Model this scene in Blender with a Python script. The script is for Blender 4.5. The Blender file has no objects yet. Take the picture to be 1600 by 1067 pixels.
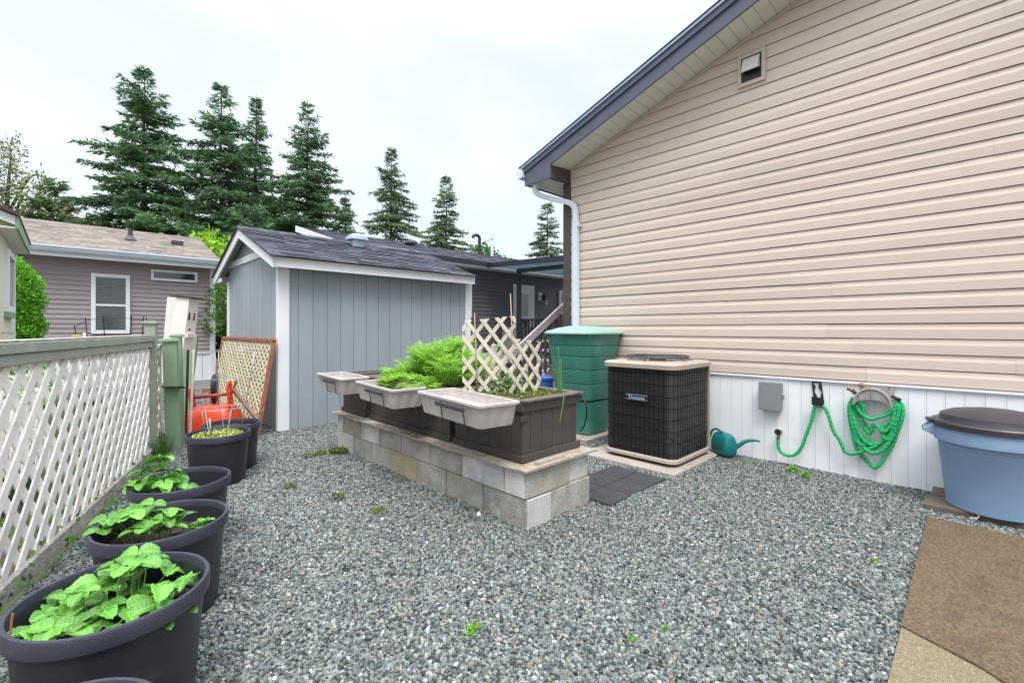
import bpy, math, random
import numpy as np
from mathutils import Vector, Matrix
R = math.radians
PI = math.pi
random.seed(7)
S = bpy.context.scene
C = S.collection

# ------------------------------------------------------------------ camera, world, sun, exposure
cam_d = bpy.data.cameras.new('camera'); cam = bpy.data.objects.new('camera', cam_d); C.objects.link(cam)
cam_d.sensor_width = 36; cam_d.lens = 16.0; cam_d.shift_y = -0.0122; cam_d.clip_start = .05; cam_d.clip_end = 400
cam.location = (0, 0, 1.4); cam.rotation_euler = (R(90), 0, R(45.56 - 90))
S.camera = cam
SUN_EL, SUN_AZ = 60, 228      # azimuth: direction towards the sun measured from +x
w = bpy.data.worlds.new("World"); S.world = w; w.use_nodes = True
nt = w.node_tree; nt.nodes.clear()
o_ = nt.nodes.new('ShaderNodeOutputWorld'); bg = nt.nodes.new('ShaderNodeBackground')
sky = nt.nodes.new('ShaderNodeTexSky'); sky.sky_type = 'NISHITA'; sky.sun_disc = False
sky.sun_elevation = R(SUN_EL); sky.sun_rotation = R(90 - SUN_AZ); sky.air_density = 1.2; sky.dust_density = 2.0
tc = nt.nodes.new('ShaderNodeTexCoord'); mp = nt.nodes.new('ShaderNodeMapping'); mp.inputs['Scale'].default_value = (1, 1, 2.6)
nz = nt.nodes.new('ShaderNodeTexNoise'); nz.inputs['Scale'].default_value = 2.1; nz.inputs['Detail'].default_value = 7; nz.inputs['Distortion'].default_value = .5
cr = nt.nodes.new('ShaderNodeValToRGB'); cr.color_ramp.elements[0].position = .34; cr.color_ramp.elements[0].color = (.80, .80, .80, 1)
cr.color_ramp.elements[1].position = .66; cr.color_ramp.elements[1].color = (1, 1, 1, 1)
mx = nt.nodes.new('ShaderNodeMix'); mx.data_type = 'RGBA'
mx.inputs['B'].default_value = (7.05, 7.55, 8.3, 1)
sx = nt.nodes.new('ShaderNodeSeparateXYZ'); zr_ = nt.nodes.new('ShaderNodeMapRange'); zr_.interpolation_type = 'SMOOTHSTEP'      # an overcast sky is brightest overhead
zr_.inputs['From Min'].default_value = .48; zr_.inputs['From Max'].default_value = 1; zr_.inputs['To Min'].default_value = 1; zr_.inputs['To Max'].default_value = 4.2
vm = nt.nodes.new('ShaderNodeVectorMath'); vm.operation = 'SCALE'
L = nt.links.new
L(tc.outputs['Generated'], mp.inputs['Vector']); L(mp.outputs[0], nz.inputs['Vector']); L(nz.outputs[0], cr.inputs[0])
L(cr.outputs[0], mx.inputs['Factor']); L(sky.outputs[0], mx.inputs['A']); L(tc.outputs['Generated'], sx.inputs[0]); L(sx.outputs[2], zr_.inputs[0]); L(mx.outputs['Result'], vm.inputs[0]); L(zr_.outputs[0], vm.inputs['Scale']); L(vm.outputs[0], bg.inputs[0]); L(bg.outputs[0], o_.inputs[0])
bg.inputs[1].default_value = 0.076
sd = bpy.data.lights.new('sun', 'SUN'); sd.energy = 1.4; sd.angle = R(22); sd.color = (1, .96, .9)
so = bpy.data.objects.new('sun', sd); C.objects.link(so)
dv = Vector((math.cos(R(SUN_EL)) * math.cos(R(SUN_AZ)), math.cos(R(SUN_EL)) * math.sin(R(SUN_AZ)), math.sin(R(SUN_EL))))
so.rotation_euler = dv.to_track_quat('Z', 'Y').to_euler(); so.location = dv * 30
S.view_settings.view_transform = 'Standard'; S.view_settings.look = 'None'; S.view_settings.gamma = 1
S.view_settings.exposure = 0.92
S.render.engine = 'CYCLES'
S.cycles.max_bounces = 6; S.cycles.transparent_max_bounces = 6

# ------------------------------------------------------------------ materials
MATS = {}
def mat(name, col, rough=.6, col2=None, scale=6, stretch=(1, 1, 1), bump=0, bscale=60, tint=0, orand=0, dirt=None, metallic=0,
        spec=.5, trans=0, emit=None, speck=None, detail=6, bstretch=None, kind=None, kp=()):
    m = bpy.data.materials.new(name); m.use_nodes = True; n = m.node_tree; N = n.nodes; l = n.links.new
    b = N['Principled BSDF']; out = N['Material Output']
    t = N.new('ShaderNodeTexCoord'); mpg = N.new('ShaderNodeMapping'); mpg.inputs['Scale'].default_value = stretch
    l(t.outputs['Object'], mpg.inputs[0])
    noi = N.new('ShaderNodeTexNoise'); noi.inputs['Scale'].default_value = scale; noi.inputs['Detail'].default_value = detail
    l(mpg.outputs[0], noi.inputs['Vector'])
    if col2 is None: col2 = tuple(c * .78 for c in col)
    rp = N.new('ShaderNodeValToRGB'); rp.color_ramp.elements[0].position = .3; rp.color_ramp.elements[1].position = .7
    rp.color_ramp.elements[0].color = (*col2, 1); rp.color_ramp.elements[1].color = (*col, 1)
    l(noi.outputs[0], rp.inputs[0]); cur = rp.outputs[0]
    def mixc(fac, a, bcol, blend='MIX'):
        x = N.new('ShaderNodeMix'); x.data_type = 'RGBA'; x.blend_type = blend
        if hasattr(fac, 'links'): l(fac, x.inputs['Factor'])
        else: x.inputs['Factor'].default_value = fac
        l(a, x.inputs['A'])
        if hasattr(bcol, 'links'): l(bcol, x.inputs['B'])
        else: x.inputs['B'].default_value = (*bcol, 1)
        return x.outputs['Result']
    if speck:
        sc, (c3), th = speck
        v = N.new('ShaderNodeTexNoise'); v.inputs['Scale'].default_value = sc; v.inputs['Detail'].default_value = 3; l(t.outputs['Object'], v.inputs['Vector'])
        r2 = N.new('ShaderNodeValToRGB'); r2.color_ramp.elements[0].position = th; r2.color_ramp.elements[1].position = th + .08
        l(v.outputs[0], r2.inputs[0]); cur = mixc(r2.outputs[0], cur, c3)
    for k, (src, amt) in enumerate((('tint', tint), ('or', orand))):
        if not amt: continue
        if src == 'tint':
            a = N.new('ShaderNodeAttribute'); a.attribute_name = 'tint'; sig = a.outputs['Fac']
        else:
            a = N.new('ShaderNodeObjectInfo'); sig = a.outputs['Random']
        mr = N.new('ShaderNodeMapRange'); mr.inputs['To Min'].default_value = 1 - amt; mr.inputs['To Max'].default_value = 1 + amt
        l(sig, mr.inputs['Value'])
        cb = N.new('ShaderNodeCombineColor')
        for q in range(3): l(mr.outputs[0], cb.inputs[q])
        cur = mixc(1.0, cur, cb.outputs[0], 'MULTIPLY')
    if dirt:
        dl = dirt if isinstance(dirt, list) else [dirt]
        for (dc, ds, th, amt) in dl:
            d = N.new('ShaderNodeTexNoise'); d.inputs['Scale'].default_value = ds; d.inputs['Detail'].default_value = 8; d.inputs['Roughness'].default_value = .65
            oi = N.new('ShaderNodeVectorMath'); oi.inputs[1].default_value = (3.7 * ds, 1.3, 7.1 + th * 9)
            l(t.outputs['Object'], oi.inputs[0]); l(oi.outputs[0], d.inputs['Vector'])
            r2 = N.new('ShaderNodeValToRGB'); r2.color_ramp.elements[0].position = th; r2.color_ramp.elements[1].position = th + .13
            r2.color_ramp.elements[1].color = (amt, amt, amt, 1)
            l(d.outputs[0], r2.inputs[0]); cur = mixc(r2.outputs[0], cur, dc)
    if kind:
        cur = kind(N, l, t, cur, mixc, *kp)
    l(cur, b.inputs['Base Color'])
    b.inputs['Roughness'].default_value = rough; b.inputs['Metallic'].default_value = metallic
    b.inputs['Specular IOR Level'].default_value = spec
    if bump:
        bn = N.new('ShaderNodeTexNoise'); bn.inputs['Scale'].default_value = bscale; bn.inputs['Detail'].default_value = 5
        if bstretch:
            m2 = N.new('ShaderNodeMapping'); m2.inputs['Scale'].default_value = bstretch; l(t.outputs['Object'], m2.inputs[0]); l(m2.outputs[0], bn.inputs['Vector'])
        else: l(t.outputs['Object'], bn.inputs['Vector'])
        bp = N.new('ShaderNodeBump'); bp.inputs['Strength'].default_value = min(1, bump); bp.inputs['Distance'].default_value = .01 * max(1, bump)
        l(bn.outputs[0], bp.inputs['Height']); l(bp.outputs[0], b.inputs['Normal'])
    if trans:
        tr = N.new('ShaderNodeBsdfTranslucent'); l(cur, tr.inputs[0]); ms = N.new('ShaderNodeMixShader'); ms.inputs[0].default_value = trans
        l(b.outputs[0], ms.inputs[1]); l(tr.outputs[0], ms.inputs[2]); l(ms.outputs[0], out.inputs[0])
    MATS[name] = m
    return m

def k_shingle(N, l, t, cur, mixc, w=.3, h=.14):
    return cur
M = {}
M['tan'] = mat('tan_vinyl', (.61, .505, .415), .5, (.565, .465, .38), 1.4, (1, .25, 1), bump=.10, bscale=40, tint=.045, bstretch=(1, .10, 1), dirt=((.50, .42, .33), 1.8, .58, .22))
M['white_vinyl'] = mat('white_vinyl', (.82, .825, .84), .45, (.77, .775, .79), 3, bump=.05, tint=.03, dirt=((.45, .44, .40), 3.5, .62, .25))
M['white'] = mat('white_paint', (.80, .80, .81), .5, (.74, .74, .75), 5, bump=.08, bscale=30)
M['white_old'] = mat('weathered_white_paint', (.86, .815, .76), .7, (.79, .735, .68), 9, bump=.3, bscale=60, tint=.10, dirt=[((.36, .29, .24), 9, .60, .55), ((.50, .53, .44), 4, .62, .4)])
M['soffit'] = mat('soffit', (.72, .70, .66), .5, (.66, .64, .6), 4)
M['fascia'] = mat('purple_grey_fascia', (.090, .100, .140), .5, (.074, .084, .12), 6, bump=.1, dirt=((.2, .19, .2), 10, .66, .4))
M['brown_trim'] = mat('dark_brown_trim', (.075, .062, .058), .6, (.06, .05, .047), 8, bump=.1)
M['gutter'] = mat('white_aluminium', (.66, .71, .78), .32, (.62, .67, .74), 3, spec=.6)
M['flash'] = mat('drip_flashing', (.45, .55, .66), .35, (.38, .47, .58), 6, metallic=.3)
M['shed'] = mat('blue_grey_shed_siding', (.315, .350, .380), .75, (.288, .322, .352), 4, (1, 1, .3), bump=.5, bscale=60, bstretch=(1, 1, .12), tint=.03, dirt=[((.33, .35, .36), 5, .60, .3), ((.20, .21, .21), 2.2, .62, .3)])
M['dshingle'] = mat('dark_shingle', (.100, .103, .130), .9, (.070, .072, .092), 14, bump=.8, bscale=220, tint=.6)
M['bshingle'] = mat('brown_shingle', (.29, .24, .205), .9, (.24, .20, .17), 8, bump=.6, bscale=120, tint=.24)
M['brown_siding'] = mat('mauve_brown_siding', (.34, .285, .285), .6, (.31, .26, .26), 2, (.2, 1, 1), tint=.04)
M['grey_siding'] = mat('charcoal_siding', (.115, .112, .132), .5, (.10, .098, .115), 2, (.2, 1, 1), tint=.05)
M['glass_dark'] = mat('window_glass', (.03, .035, .04), .06, (.02, .025, .03), 2, spec=1)
M['blind'] = mat('blind_slats', (.23, .24, .26), .5)
M['blindgreen'] = mat('pale_green_blind', (.45, .62, .55), .5)
M['cream'] = mat('cream_siding', (.74, .70, .58), .6, (.70, .66, .54), 3)
M['green_wood'] = mat('weathered_green_wood', (.37, .39, .32), .8, (.29, .32, .25), 5, (1, 1, 1), bump=.8, bscale=40, bstretch=(3, .4, 6), dirt=[((.34, .33, .28), 6, .55, .75), ((.10, .095, .08), 11, .64, .6)])
M['green_post'] = mat('green_painted_post', (.25, .375, .23), .7, (.21, .325, .195), 5, (1, 1, .3), bump=.3, bscale=50, dirt=((.40, .44, .36), 8, .62, .45))
M['rot_wood'] = mat('rotten_base_board', (.46, .425, .38), .9, (.27, .24, .21), 12, bump=1.2, bscale=60, dirt=((.6, .56, .5), 9, .55, .6))
M['gravel'] = mat('gravel_bed', (.16, .165, .17), .95, (.05, .052, .055), 55, bump=1.5, bscale=70, speck=(70, (.36, .38, .39), .55))
M['earth'] = mat('earth', (.11, .085, .06), .95, (.06, .048, .035), 9, bump=1.2, bscale=40, dirt=[((.06, .12, .03), 2.5, .5, .9), ((.32, .24, .16), 6, .6, .6)])
M['grass'] = mat('grass_blades', (.10, .21, .03), .7, (.06, .14, .02), 3, tint=.4, trans=.25)
M['concrete'] = mat('concrete_slab', (.42, .355, .31), .85, (.30, .26, .225), 8, bump=.4, bscale=90, speck=(120, (.48, .44, .38), .6))
M['agg'] = mat('mossy_aggregate', (.25, .20, .125), .9, (.15, .125, .07), 60, bump=.9, bscale=150, dirt=((.26, .27, .08), 3, .5, .7), speck=(140, (.42, .36, .25), .6))
M['mat'] = mat('brown_coir_carpet', (.29, .20, .11), .98, (.11, .078, .048), 70, detail=10, speck=(95, (.06, .047, .036), .58), bump=1.6, bscale=260, dirt=[((.09, .062, .042), 5, .50, .40), ((.34, .24, .12), 90, .60, .6)])
M['block'] = mat('concrete_block', (.47, .45, .41), .93, (.32, .30, .265), 9, bump=1.1, bscale=120, orand=.14, speck=(130, (.17, .16, .145), .56), dirt=[((.62, .61, .58), 3.2, .58, .7), ((.22, .185, .10), 4.5, .58, .6)])
M['block_pale'] = mat('pale_concrete_block', (.60, .59, .565), .9, (.47, .46, .43), 7, (1, 1, .5), bump=.8, bscale=90, orand=.10, speck=(150, (.26, .25, .23), .64), dirt=[((.27, .25, .19), 3.4, .54, .75), ((.72, .73, .74), 6, .57, .6)])
M['block_moss'] = mat('mossy_concrete_block', (.43, .415, .37), .93, (.30, .285, .24), 8, bump=1.0, bscale=120, orand=.12, speck=(130, (.19, .18, .16), .58), dirt=[((.40, .29, .07), 5.5, .56, .6), ((.55, .54, .50), 6, .60, .5)])
M['ply'] = mat('weathered_plywood', (.42, .37, .31), .85, (.32, .26, .20), 10, (4, 1, 1), bump=.6, bscale=60, dirt=[((.32, .17, .06), 4, .56, .7), ((.12, .11, .06), 9, .62, .7)])
M['box_brown'] = mat('dark_brown_planter_paint', (.068, .056, .05), .55, (.055, .045, .04), 6, bump=.3, bscale=40, bstretch=(3, 3, .5), dirt=[((.15, .13, .11), 22, .72, .5)])
M['box_cap'] = mat('worn_brown_cap', (.16, .125, .105), .8, (.08, .062, .052), 14, (1, 1, 1), bump=.6, bscale=50, dirt=((.36, .31, .28), 12, .57, .6))
M['taupe'] = mat('taupe_plastic', (.47, .425, .395), .55, (.42, .375, .345), 6, bump=.05, dirt=[((.26, .215, .17), 8, .56, .5), ((.62, .58, .55), 4, .60, .35)])
M['dark_plastic'] = mat('charcoal_plastic', (.045, .046, .055), .5, (.035, .036, .043), 10)
M['soil'] = mat('potting_soil', (.075, .052, .036), .98, (.03, .022, .016), 40, bump=1.5, bscale=80, speck=(90, (.2, .15, .1), .66))
M['pot'] = mat('black_pot_plastic', (.026, .026, .034), .42, (.021, .021, .028), 5, bump=.12, bscale=300, dirt=[((.10, .09, .085), 6, .60, .40), ((.16, .15, .14), 40, .68, .3)])
M['potrim'] = mat('faded_pot_rim', (.036, .037, .054), .42, (.029, .030, .045), 6, bump=.1, bscale=200, dirt=((.15, .15, .18), 9, .6, .3))
M['leaf'] = mat('strawberry_leaf', (.16, .39, .055), .40, (.075, .235, .03), 14, tint=.55, trans=.18, bump=.35, bscale=160)
M['stem'] = mat('green_stem', (.22, .34, .09), .6)
M['petal'] = mat('white_petal', (.8, .8, .75), .6)
M['carrot'] = mat('feathery_green', (.40, .66, .09), .6, (.25, .50, .055), 7, tint=.4, trans=.4)
M['moss'] = mat('mossy_green', (.20, .25, .05), .9, (.13, .17, .035), 20, tint=.45, trans=.2)
M['onion'] = mat('onion_leaf', (.12, .30, .08), .45, trans=.2)
M['dry'] = mat('dry_bamboo', (.42, .33, .28), .7, (.32, .25, .2), 20, dirt=((.2, .15, .13), 30, .6, .5))
M['lat_cream'] = mat('cream_lattice', (.60, .545, .44), .75, (.54, .48, .38), 8, bump=.2, tint=.12, dirt=((.40, .34, .25), 12, .64, .4))
M['lat_beige'] = mat('beige_lattice', (.56, .50, .34), .8, (.47, .42, .28), 8, tint=.15, dirt=((.3, .22, .14), 12, .62, .5))
M['rust'] = mat('flaking_red_frame', (.30, .075, .045), .85, (.34, .17, .08), 16, bump=.8, bscale=60, dirt=((.48, .32, .2), 14, .56, .7))
M['barrel'] = mat('green_barrel_plastic', (.050, .200, .155), .42, (.042, .175, .135), 3, bump=.25, bscale=9, dirt=[((.12, .32, .25), 3.5, .54, .5), ((.03, .12, .09), 6, .62, .4)])
M['lid'] = mat('pale_green_lid', (.29, .46, .39), .5, (.22, .38, .32), 8, dirt=((.34, .50, .42), 4, .55, .5))
M['ac_beige'] = mat('beige_metal', (.43, .36, .30), .5, (.39, .33, .27), 5, dirt=((.26, .2, .16), 12, .66, .4))
def k_grid(N, l, t, cur, mixc):
    v = N.new('ShaderNodeTexVoronoi'); v.inputs['Scale'].default_value = 95; v.inputs['Randomness'].default_value = .12
    l(t.outputs['Object'], v.inputs['Vector'])
    r = N.new('ShaderNodeValToRGB'); r.color_ramp.elements[0].position = .40; r.color_ramp.elements[1].position = .56
    l(v.outputs['Distance'], r.inputs[0])
    return mixc(r.outputs[0], cur, (.010, .009, .010))
M['ac_mesh'] = mat('black_coil_guard', (.075, .070, .074), .55, (.040, .037, .040), 3.5, kind=k_grid, dirt=((.10, .088, .06), 4, .6, .5))
M['guard'] = mat('matte_black_wire', (.008, .008, .009), .9, spec=.1)
M['black'] = mat('black_metal', (.018, .018, .02), .45)
M['wire'] = mat('galvanised_wire', (.42, .44, .45), .4, metallic=.7)
M['rustwire'] = mat('dark_guard_wire', (.05, .052, .062), .45, (.05, .045, .05), 20)
M['teal'] = mat('teal_plastic', (.006, .17, .17), .35, (.005, .145, .145), 4)
M['grey_box'] = mat('grey_enclosure', (.24, .245, .26), .5, (.21, .215, .23), 6)
M['hose'] = mat('green_hose_fabric', (.018, .48, .15), .7, (.010, .34, .10), 70, bump=1.0, bscale=130)
M['brass'] = mat('brass', (.45, .32, .16), .35, metallic=.8)
M['grey_plastic'] = mat('grey_hose_hanger', (.36, .33, .31), .5)
M['can'] = mat('blue_grey_can', (.225, .325, .475), .5, (.20, .295, .44), 3, (1, 1, .3), bump=.12, bscale=200, dirt=[((.30, .40, .55), 5, .58, .4), ((.20, .24, .30), 11, .66, .4)])
M['canlid'] = mat('charcoal_lid', (.045, .040, .048), .42, (.036, .032, .039), 6, bump=.08)
M['paver'] = mat('dark_paver', (.15, .118, .092), .9, (.095, .075, .060), 9, bump=.5, bscale=80, dirt=((.20, .165, .10), 5, .58, .5))
M['rubber'] = mat('rubber_paver', (.050, .047, .052), .9, (.036, .034, .037), 12, bump=.6, bscale=140)
M['orange'] = mat('orange_red_paint', (.78, .075, .02), .35, (.70, .055, .016), 4, dirt=((.22, .06, .03), 9, .66, .5))
M['red_dark'] = mat('dark_red_metal', (.42, .03, .015), .4, (.3, .025, .014), 9)
M['handle_wood'] = mat('worn_handle', (.22, .12, .10), .7, (.13, .06, .05), 8)
M['block_yellow'] = mat('yellow_stained_block', (.46, .40, .26), .93, (.36, .31, .18), 7, bump=1.0, bscale=120, dirt=[((.46, .34, .06), 6, .52, .7), ((.45, .42, .35), 9, .55, .6)])
M['bark'] = mat('bark', (.075, .060, .048), .9, (.04, .032, .026), 6, (1, 1, .3), bump=1, bscale=20)
M['needle'] = mat('conifer_needles', (.13, .235, .085), .7, (.055, .13, .06), .55, tint=.5, trans=.3)
M['needle2'] = mat('olive_conifer_needles', (.155, .225, .09), .7, (.075, .135, .065), .6, tint=.5, trans=.3)
M['cedar'] = mat('bright_cedar_foliage', (.20, .50, .035), .7, (.12, .34, .02), 5, tint=.55, trans=.25)
M['yleaf'] = mat('yellow_green_leaves', (.36, .55, .04), .6, (.20, .42, .03), 1.2, tint=.4, trans=.35)
M['gleaf'] = mat('green_leaves', (.11, .24, .04), .6, (.06, .15, .03), 1, tint=.4, trans=.3)
M['oleaf'] = mat('olive_leaves', (.27, .30, .12), .6, (.15, .19, .075), .8, tint=.45, trans=.25)
M['navy'] = mat('dark_navy_aluminium', (.022, .026, .042), .4)
M['awn'] = mat('pale_blue_underside', (.58, .66, .70), .6, (.54, .62, .66), trans=.5)
M['rail'] = mat('pale_mauve_handrail', (.40, .36, .38), .7, (.33, .29, .3), 8)
M['terracotta'] = mat('terracotta', (.42, .15, .07), .8)
M['yellow'] = mat('yellow_plastic', (.75, .55, .08), .5)
M['bluep'] = mat('blue_plastic', (.03, .12, .38), .5)
M['red_mulch'] = mat('red_leaf', (.42, .075, .05), .8, tint=.3)
M['grey_tarp'] = mat('grey_tarp', (.20, .22, .27), .6)

# ------------------------------------------------------------------ builders
def wloc(o):
    v = Vector((0, 0, 0))
    while o: v += o.location; o = o.parent
    return v
def tag(o, label=None, cat=None, group=None, kind=None):
    if label: o['label'] = label
    if cat: o['category'] = cat
    if group: o['group'] = group
    if kind: o['kind'] = kind
    return o
def thing(name, label, cat, loc, group=None):
    o = bpy.data.objects.new(name, None); C.objects.link(o); o.location = loc; o.empty_display_size = .1
    return tag(o, label, cat, group)
class MB:
    def __init__(s, Mx=None): s.v = []; s.f = []; s.t = []; s.M = Mx; s.np = []
    def add(s, vs, fs, tint=.5):
        k = len(s.v)
        if s.M is not None: vs = [tuple(s.M @ Vector(p)) for p in vs]
        s.v += [tuple(p) for p in vs]; s.f += [tuple(i + k for i in f) for f in fs]
        s.t += list(tint) if isinstance(tint, (list, tuple)) else [tint] * len(fs)
        return s
    def quad(s, a, b, c, d, tint=.5): return s.add([a, b, c, d], [(0, 1, 2, 3)], tint)
    def box(s, x0, y0, z0, x1, y1, z1, tint=.5):
        return s.add([(x0, y0, z0), (x1, y0, z0), (x1, y1, z0), (x0, y1, z0), (x0, y0, z1), (x1, y0, z1), (x1, y1, z1), (x0, y1, z1)],
                     [(0, 3, 2, 1), (4, 5, 6, 7), (0, 1, 5, 4), (1, 2, 6, 5), (2, 3, 7, 6), (3, 0, 4, 7)], tint)
    def bar(s, p, q, wd, ht, up=(0, 0, 1), tint=.5):
        p = Vector(p); q = Vector(q); d = (q - p).normalized(); sd_ = d.cross(Vector(up))
        if sd_.length < 1e-4: sd_ = d.cross(Vector((1, 0, 0)))
        sd_.normalize(); u = sd_.cross(d).normalized(); a = sd_ * wd / 2; b = u * ht / 2
        return s.add([p - a - b, p + a - b, p + a + b, p - a + b, q - a - b, q + a - b, q + a + b, q - a + b],
                     [(0, 3, 2, 1), (4, 5, 6, 7), (0, 1, 5, 4), (1, 2, 6, 5), (2, 3, 7, 6), (3, 0, 4, 7)], tint)
    def tube(s, pts, r, n=8, caps=True, tint=.5, closed=False):
        pts = [Vector(p) for p in pts]; m = len(pts)
        rs = r if isinstance(r, (list, tuple)) else [r] * m
        vs = []; nrm = None
        for i, p in enumerate(pts):
            if closed: d = pts[(i + 1) % m] - pts[i - 1]
            else: d = pts[min(i + 1, m - 1)] - pts[max(i - 1, 0)]
            d.normalize()
            if nrm is None:
                nrm = d.cross(Vector((0, 0, 1)))
                if nrm.length < 1e-3: nrm = d.cross(Vector((1, 0, 0)))
            nrm = (nrm - d * nrm.dot(d))
            if nrm.length < 1e-6: nrm = d.orthogonal()
            nrm.normalize(); bn = d.cross(nrm)
            for k in range(n):
                a = 2 * PI * k / n; vs.append(p + (nrm * math.cos(a) + bn * math.sin(a)) * rs[i])
        fs = []
        for i in range(m if closed else m - 1):
            for k in range(n):
                a0 = i * n + k; a1 = i * n + (k + 1) % n; j = (i + 1) % m; fs.append((a0, a1, j * n + (k + 1) % n, j * n + k))
        if caps and not closed: fs += [tuple(reversed(range(n))), tuple(range((m - 1) * n, m * n))]
        return s.add(vs, fs, tint)
    def lathe(s, cx, cy, prof, n=40, tint=.5, sq=0, caps=True):
        vs = []; fs = []
        for (r, z) in prof:
            for k in range(n):
                a = 2 * PI * k / n; ca, sa = math.cos(a), math.sin(a)
                if sq:
                    e = 2 / sq; ca = math.copysign(abs(ca) ** e, ca); sa = math.copysign(abs(sa) ** e, sa)
                vs.append((cx + r * ca, cy + r * sa, z))
        for i in range(len(prof) - 1):
            for k in range(n):
                fs.append((i * n + k, i * n + (k + 1) % n, (i + 1) * n + (k + 1) % n, (i + 1) * n + k))
        if caps and prof[0][0] > 1e-4: fs.append(tuple(reversed(range(n))))
        if caps and prof[-1][0] > 1e-4: fs.append(tuple(range((len(prof) - 1) * n, len(prof) * n)))
        return s.add(vs, fs, tint)
    def prism(s, poly, ext, tint=.5):
        n = len(poly); e = Vector(ext); vs = [Vector(p) for p in poly] + [Vector(p) + e for p in poly]
        fs = [tuple(reversed(range(n))), tuple(range(n, 2 * n))] + [(i, (i + 1) % n, n + (i + 1) % n, n + i) for i in range(n)]
        return s.add(vs, fs, tint)
    def build(s, name, m, parent=None, label=None, cat=None, group=None, kind=None, smooth=False, bevel=0, base=None):
        me = bpy.data.meshes.new(name)
        V = np.array(s.v, dtype=float)
        if parent is not None: off = np.array(wloc(parent))
        else:
            off = np.array(base) if base is not None else np.array([(V[:, 0].min() + V[:, 0].max()) / 2, (V[:, 1].min() + V[:, 1].max()) / 2, V[:, 2].min()])
        me.from_pydata((V - off).tolist(), [], s.f)
        if any(t != .5 for t in s.t):
            at = me.attributes.new('tint', 'FLOAT', 'FACE'); at.data.foreach_set('value', s.t)
        me.update()
        if smooth:
            me.polygons.foreach_set('use_smooth', [True] * len(me.polygons))
        o = bpy.data.objects.new(name, me); C.objects.link(o)
        me.materials.append(M[m] if isinstance(m, str) else m)
        if parent is not None: o.parent = parent
        else: o.location = off
        if smooth == 'auto':
            try: me.set_sharp_from_angle(angle=R(38))
            except Exception: pass
        if bevel:
            b = o.modifiers.new('bevel', 'BEVEL'); b.width = bevel; b.segments = 2; b.limit_method = 'ANGLE'; b.harden_normals = False
        return tag(o, label, cat, group, kind)
def clip_poly(poly, a, b, c):            # keep a*u+b*v<=c
    out = []
    for i in range(len(poly)):
        p, q = poly[i], poly[(i + 1) % len(poly)]; dp = a * p[0] + b * p[1] - c; dq = a * q[0] + b * q[1] - c
        if dp <= 0: out.append(p)
        if (dp < 0) != (dq < 0) and dp != dq:
            t = dp / (dp - dq); out.append((p[0] + t * (q[0] - p[0]), p[1] + t * (q[1] - p[1])))
    return out
def lattice(mb, O, u, wd, ht, pitch, sw, th, nrm, planes=(), rnd=None, ang=45, v=(0, 0, 1)):
    """two layers of diagonal slats; pitch = distance along u between parallel slats"""
    O = Vector(O); u = Vector(u).normalized(); v = Vector(v); nrm = Vector(nrm).normalized(); ta = math.tan(R(ang))
    rnd = rnd or random.Random(3)
    for layer, sg in ((0, 1), (1, -1)):
        k = -int(ht / ta / pitch) - 2
        while k * pitch < wd + ht / ta + pitch:
            c0 = k * pitch; hw = sw / 2 / math.sin(R(ang))
            if sg > 0: poly = [(c0 - hw - .5 / ta * 0, 0), (c0 + hw, 0), (c0 + hw + ht / ta, ht), (c0 - hw + ht / ta, ht)]
            else: poly = [(c0 - hw + ht / ta, 0), (c0 + hw + ht / ta, 0), (c0 + hw, ht), (c0 - hw, ht)]
            for (a, b, c) in [(-1, 0, 0), (1, 0, wd)] + list(planes):
                if len(poly) > 2: poly = clip_poly(poly, a, b, c)
            if len(poly) > 2:
                pts = [O + u * p[0] + v * p[1] + nrm * th * layer for p in poly]
                mb.prism(pts, nrm * th * .98, tint=rnd.random())
            k += 1
def laps(mb, axis, plane, out, a0, a1, z0, z1, lap, prof, lo=None, hi=None, seams=0, rnd=None):
    """horizontal lap siding in plane axis=plane; out=+-1 outward; lo/hi: functions z->limit"""
    rnd = rnd or random.Random(5)
    def P(a, z, d): return (plane + out * d, a, z) if axis == 'x' else (a, plane + out * d, z)
    z = z0
    while z < z1 - 1e-4:
        wv_ = [rnd.uniform(-.0012, .0012) for _ in range(5)]; cuts = []
        if seams:
            s0 = a0 + rnd.uniform(.3, seams)
            while s0 < a1: cuts.append(s0); s0 += rnd.uniform(.7, 1.0) * seams
        segs = [a0] + cuts + [a1]
        for i in range(len(segs) - 1):
            A, B = segs[i], segs[i + 1]; dd = .0024 * (i % 2); tt = rnd.random()
            for j in range(len(prof) - 1):
                (d0, f0), (d1, f1) = prof[j], prof[j + 1]; za, zb = z + f0 * lap, z + f1 * lap
                if za >= z1: continue
                zb = min(zb, z1); wob = wv_[i % len(wv_)]; za += wob * (j > 0); zb += wob
                L0, H0 = max(A, lo(za)) if lo else A, min(B, hi(za)) if hi else B
                L1, H1 = max(A, lo(zb)) if lo else A, min(B, hi(zb)) if hi else B
                if L0 >= H0 and L1 >= H1: continue
                H1 = max(L1, H1); H0 = max(L0, H0)
                q = [P(L0, za, d0 + dd), P(H0, za, d0 + dd), P(H1, zb, d1 + dd), P(L1, zb, d1 + dd)]
                if (axis == 'x') == (out > 0): pass
                mb.add(q, [(0, 1, 2, 3)], tt)
        z += lap
DUTCH = [(-.004, 0), (-.004, .045), (.0165, .05), (.0165, .62), (.010, .80), (.007, 1.0)]
PLAIN = [(.002, 0), (.020, .01), (.003, 1.0)]
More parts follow.
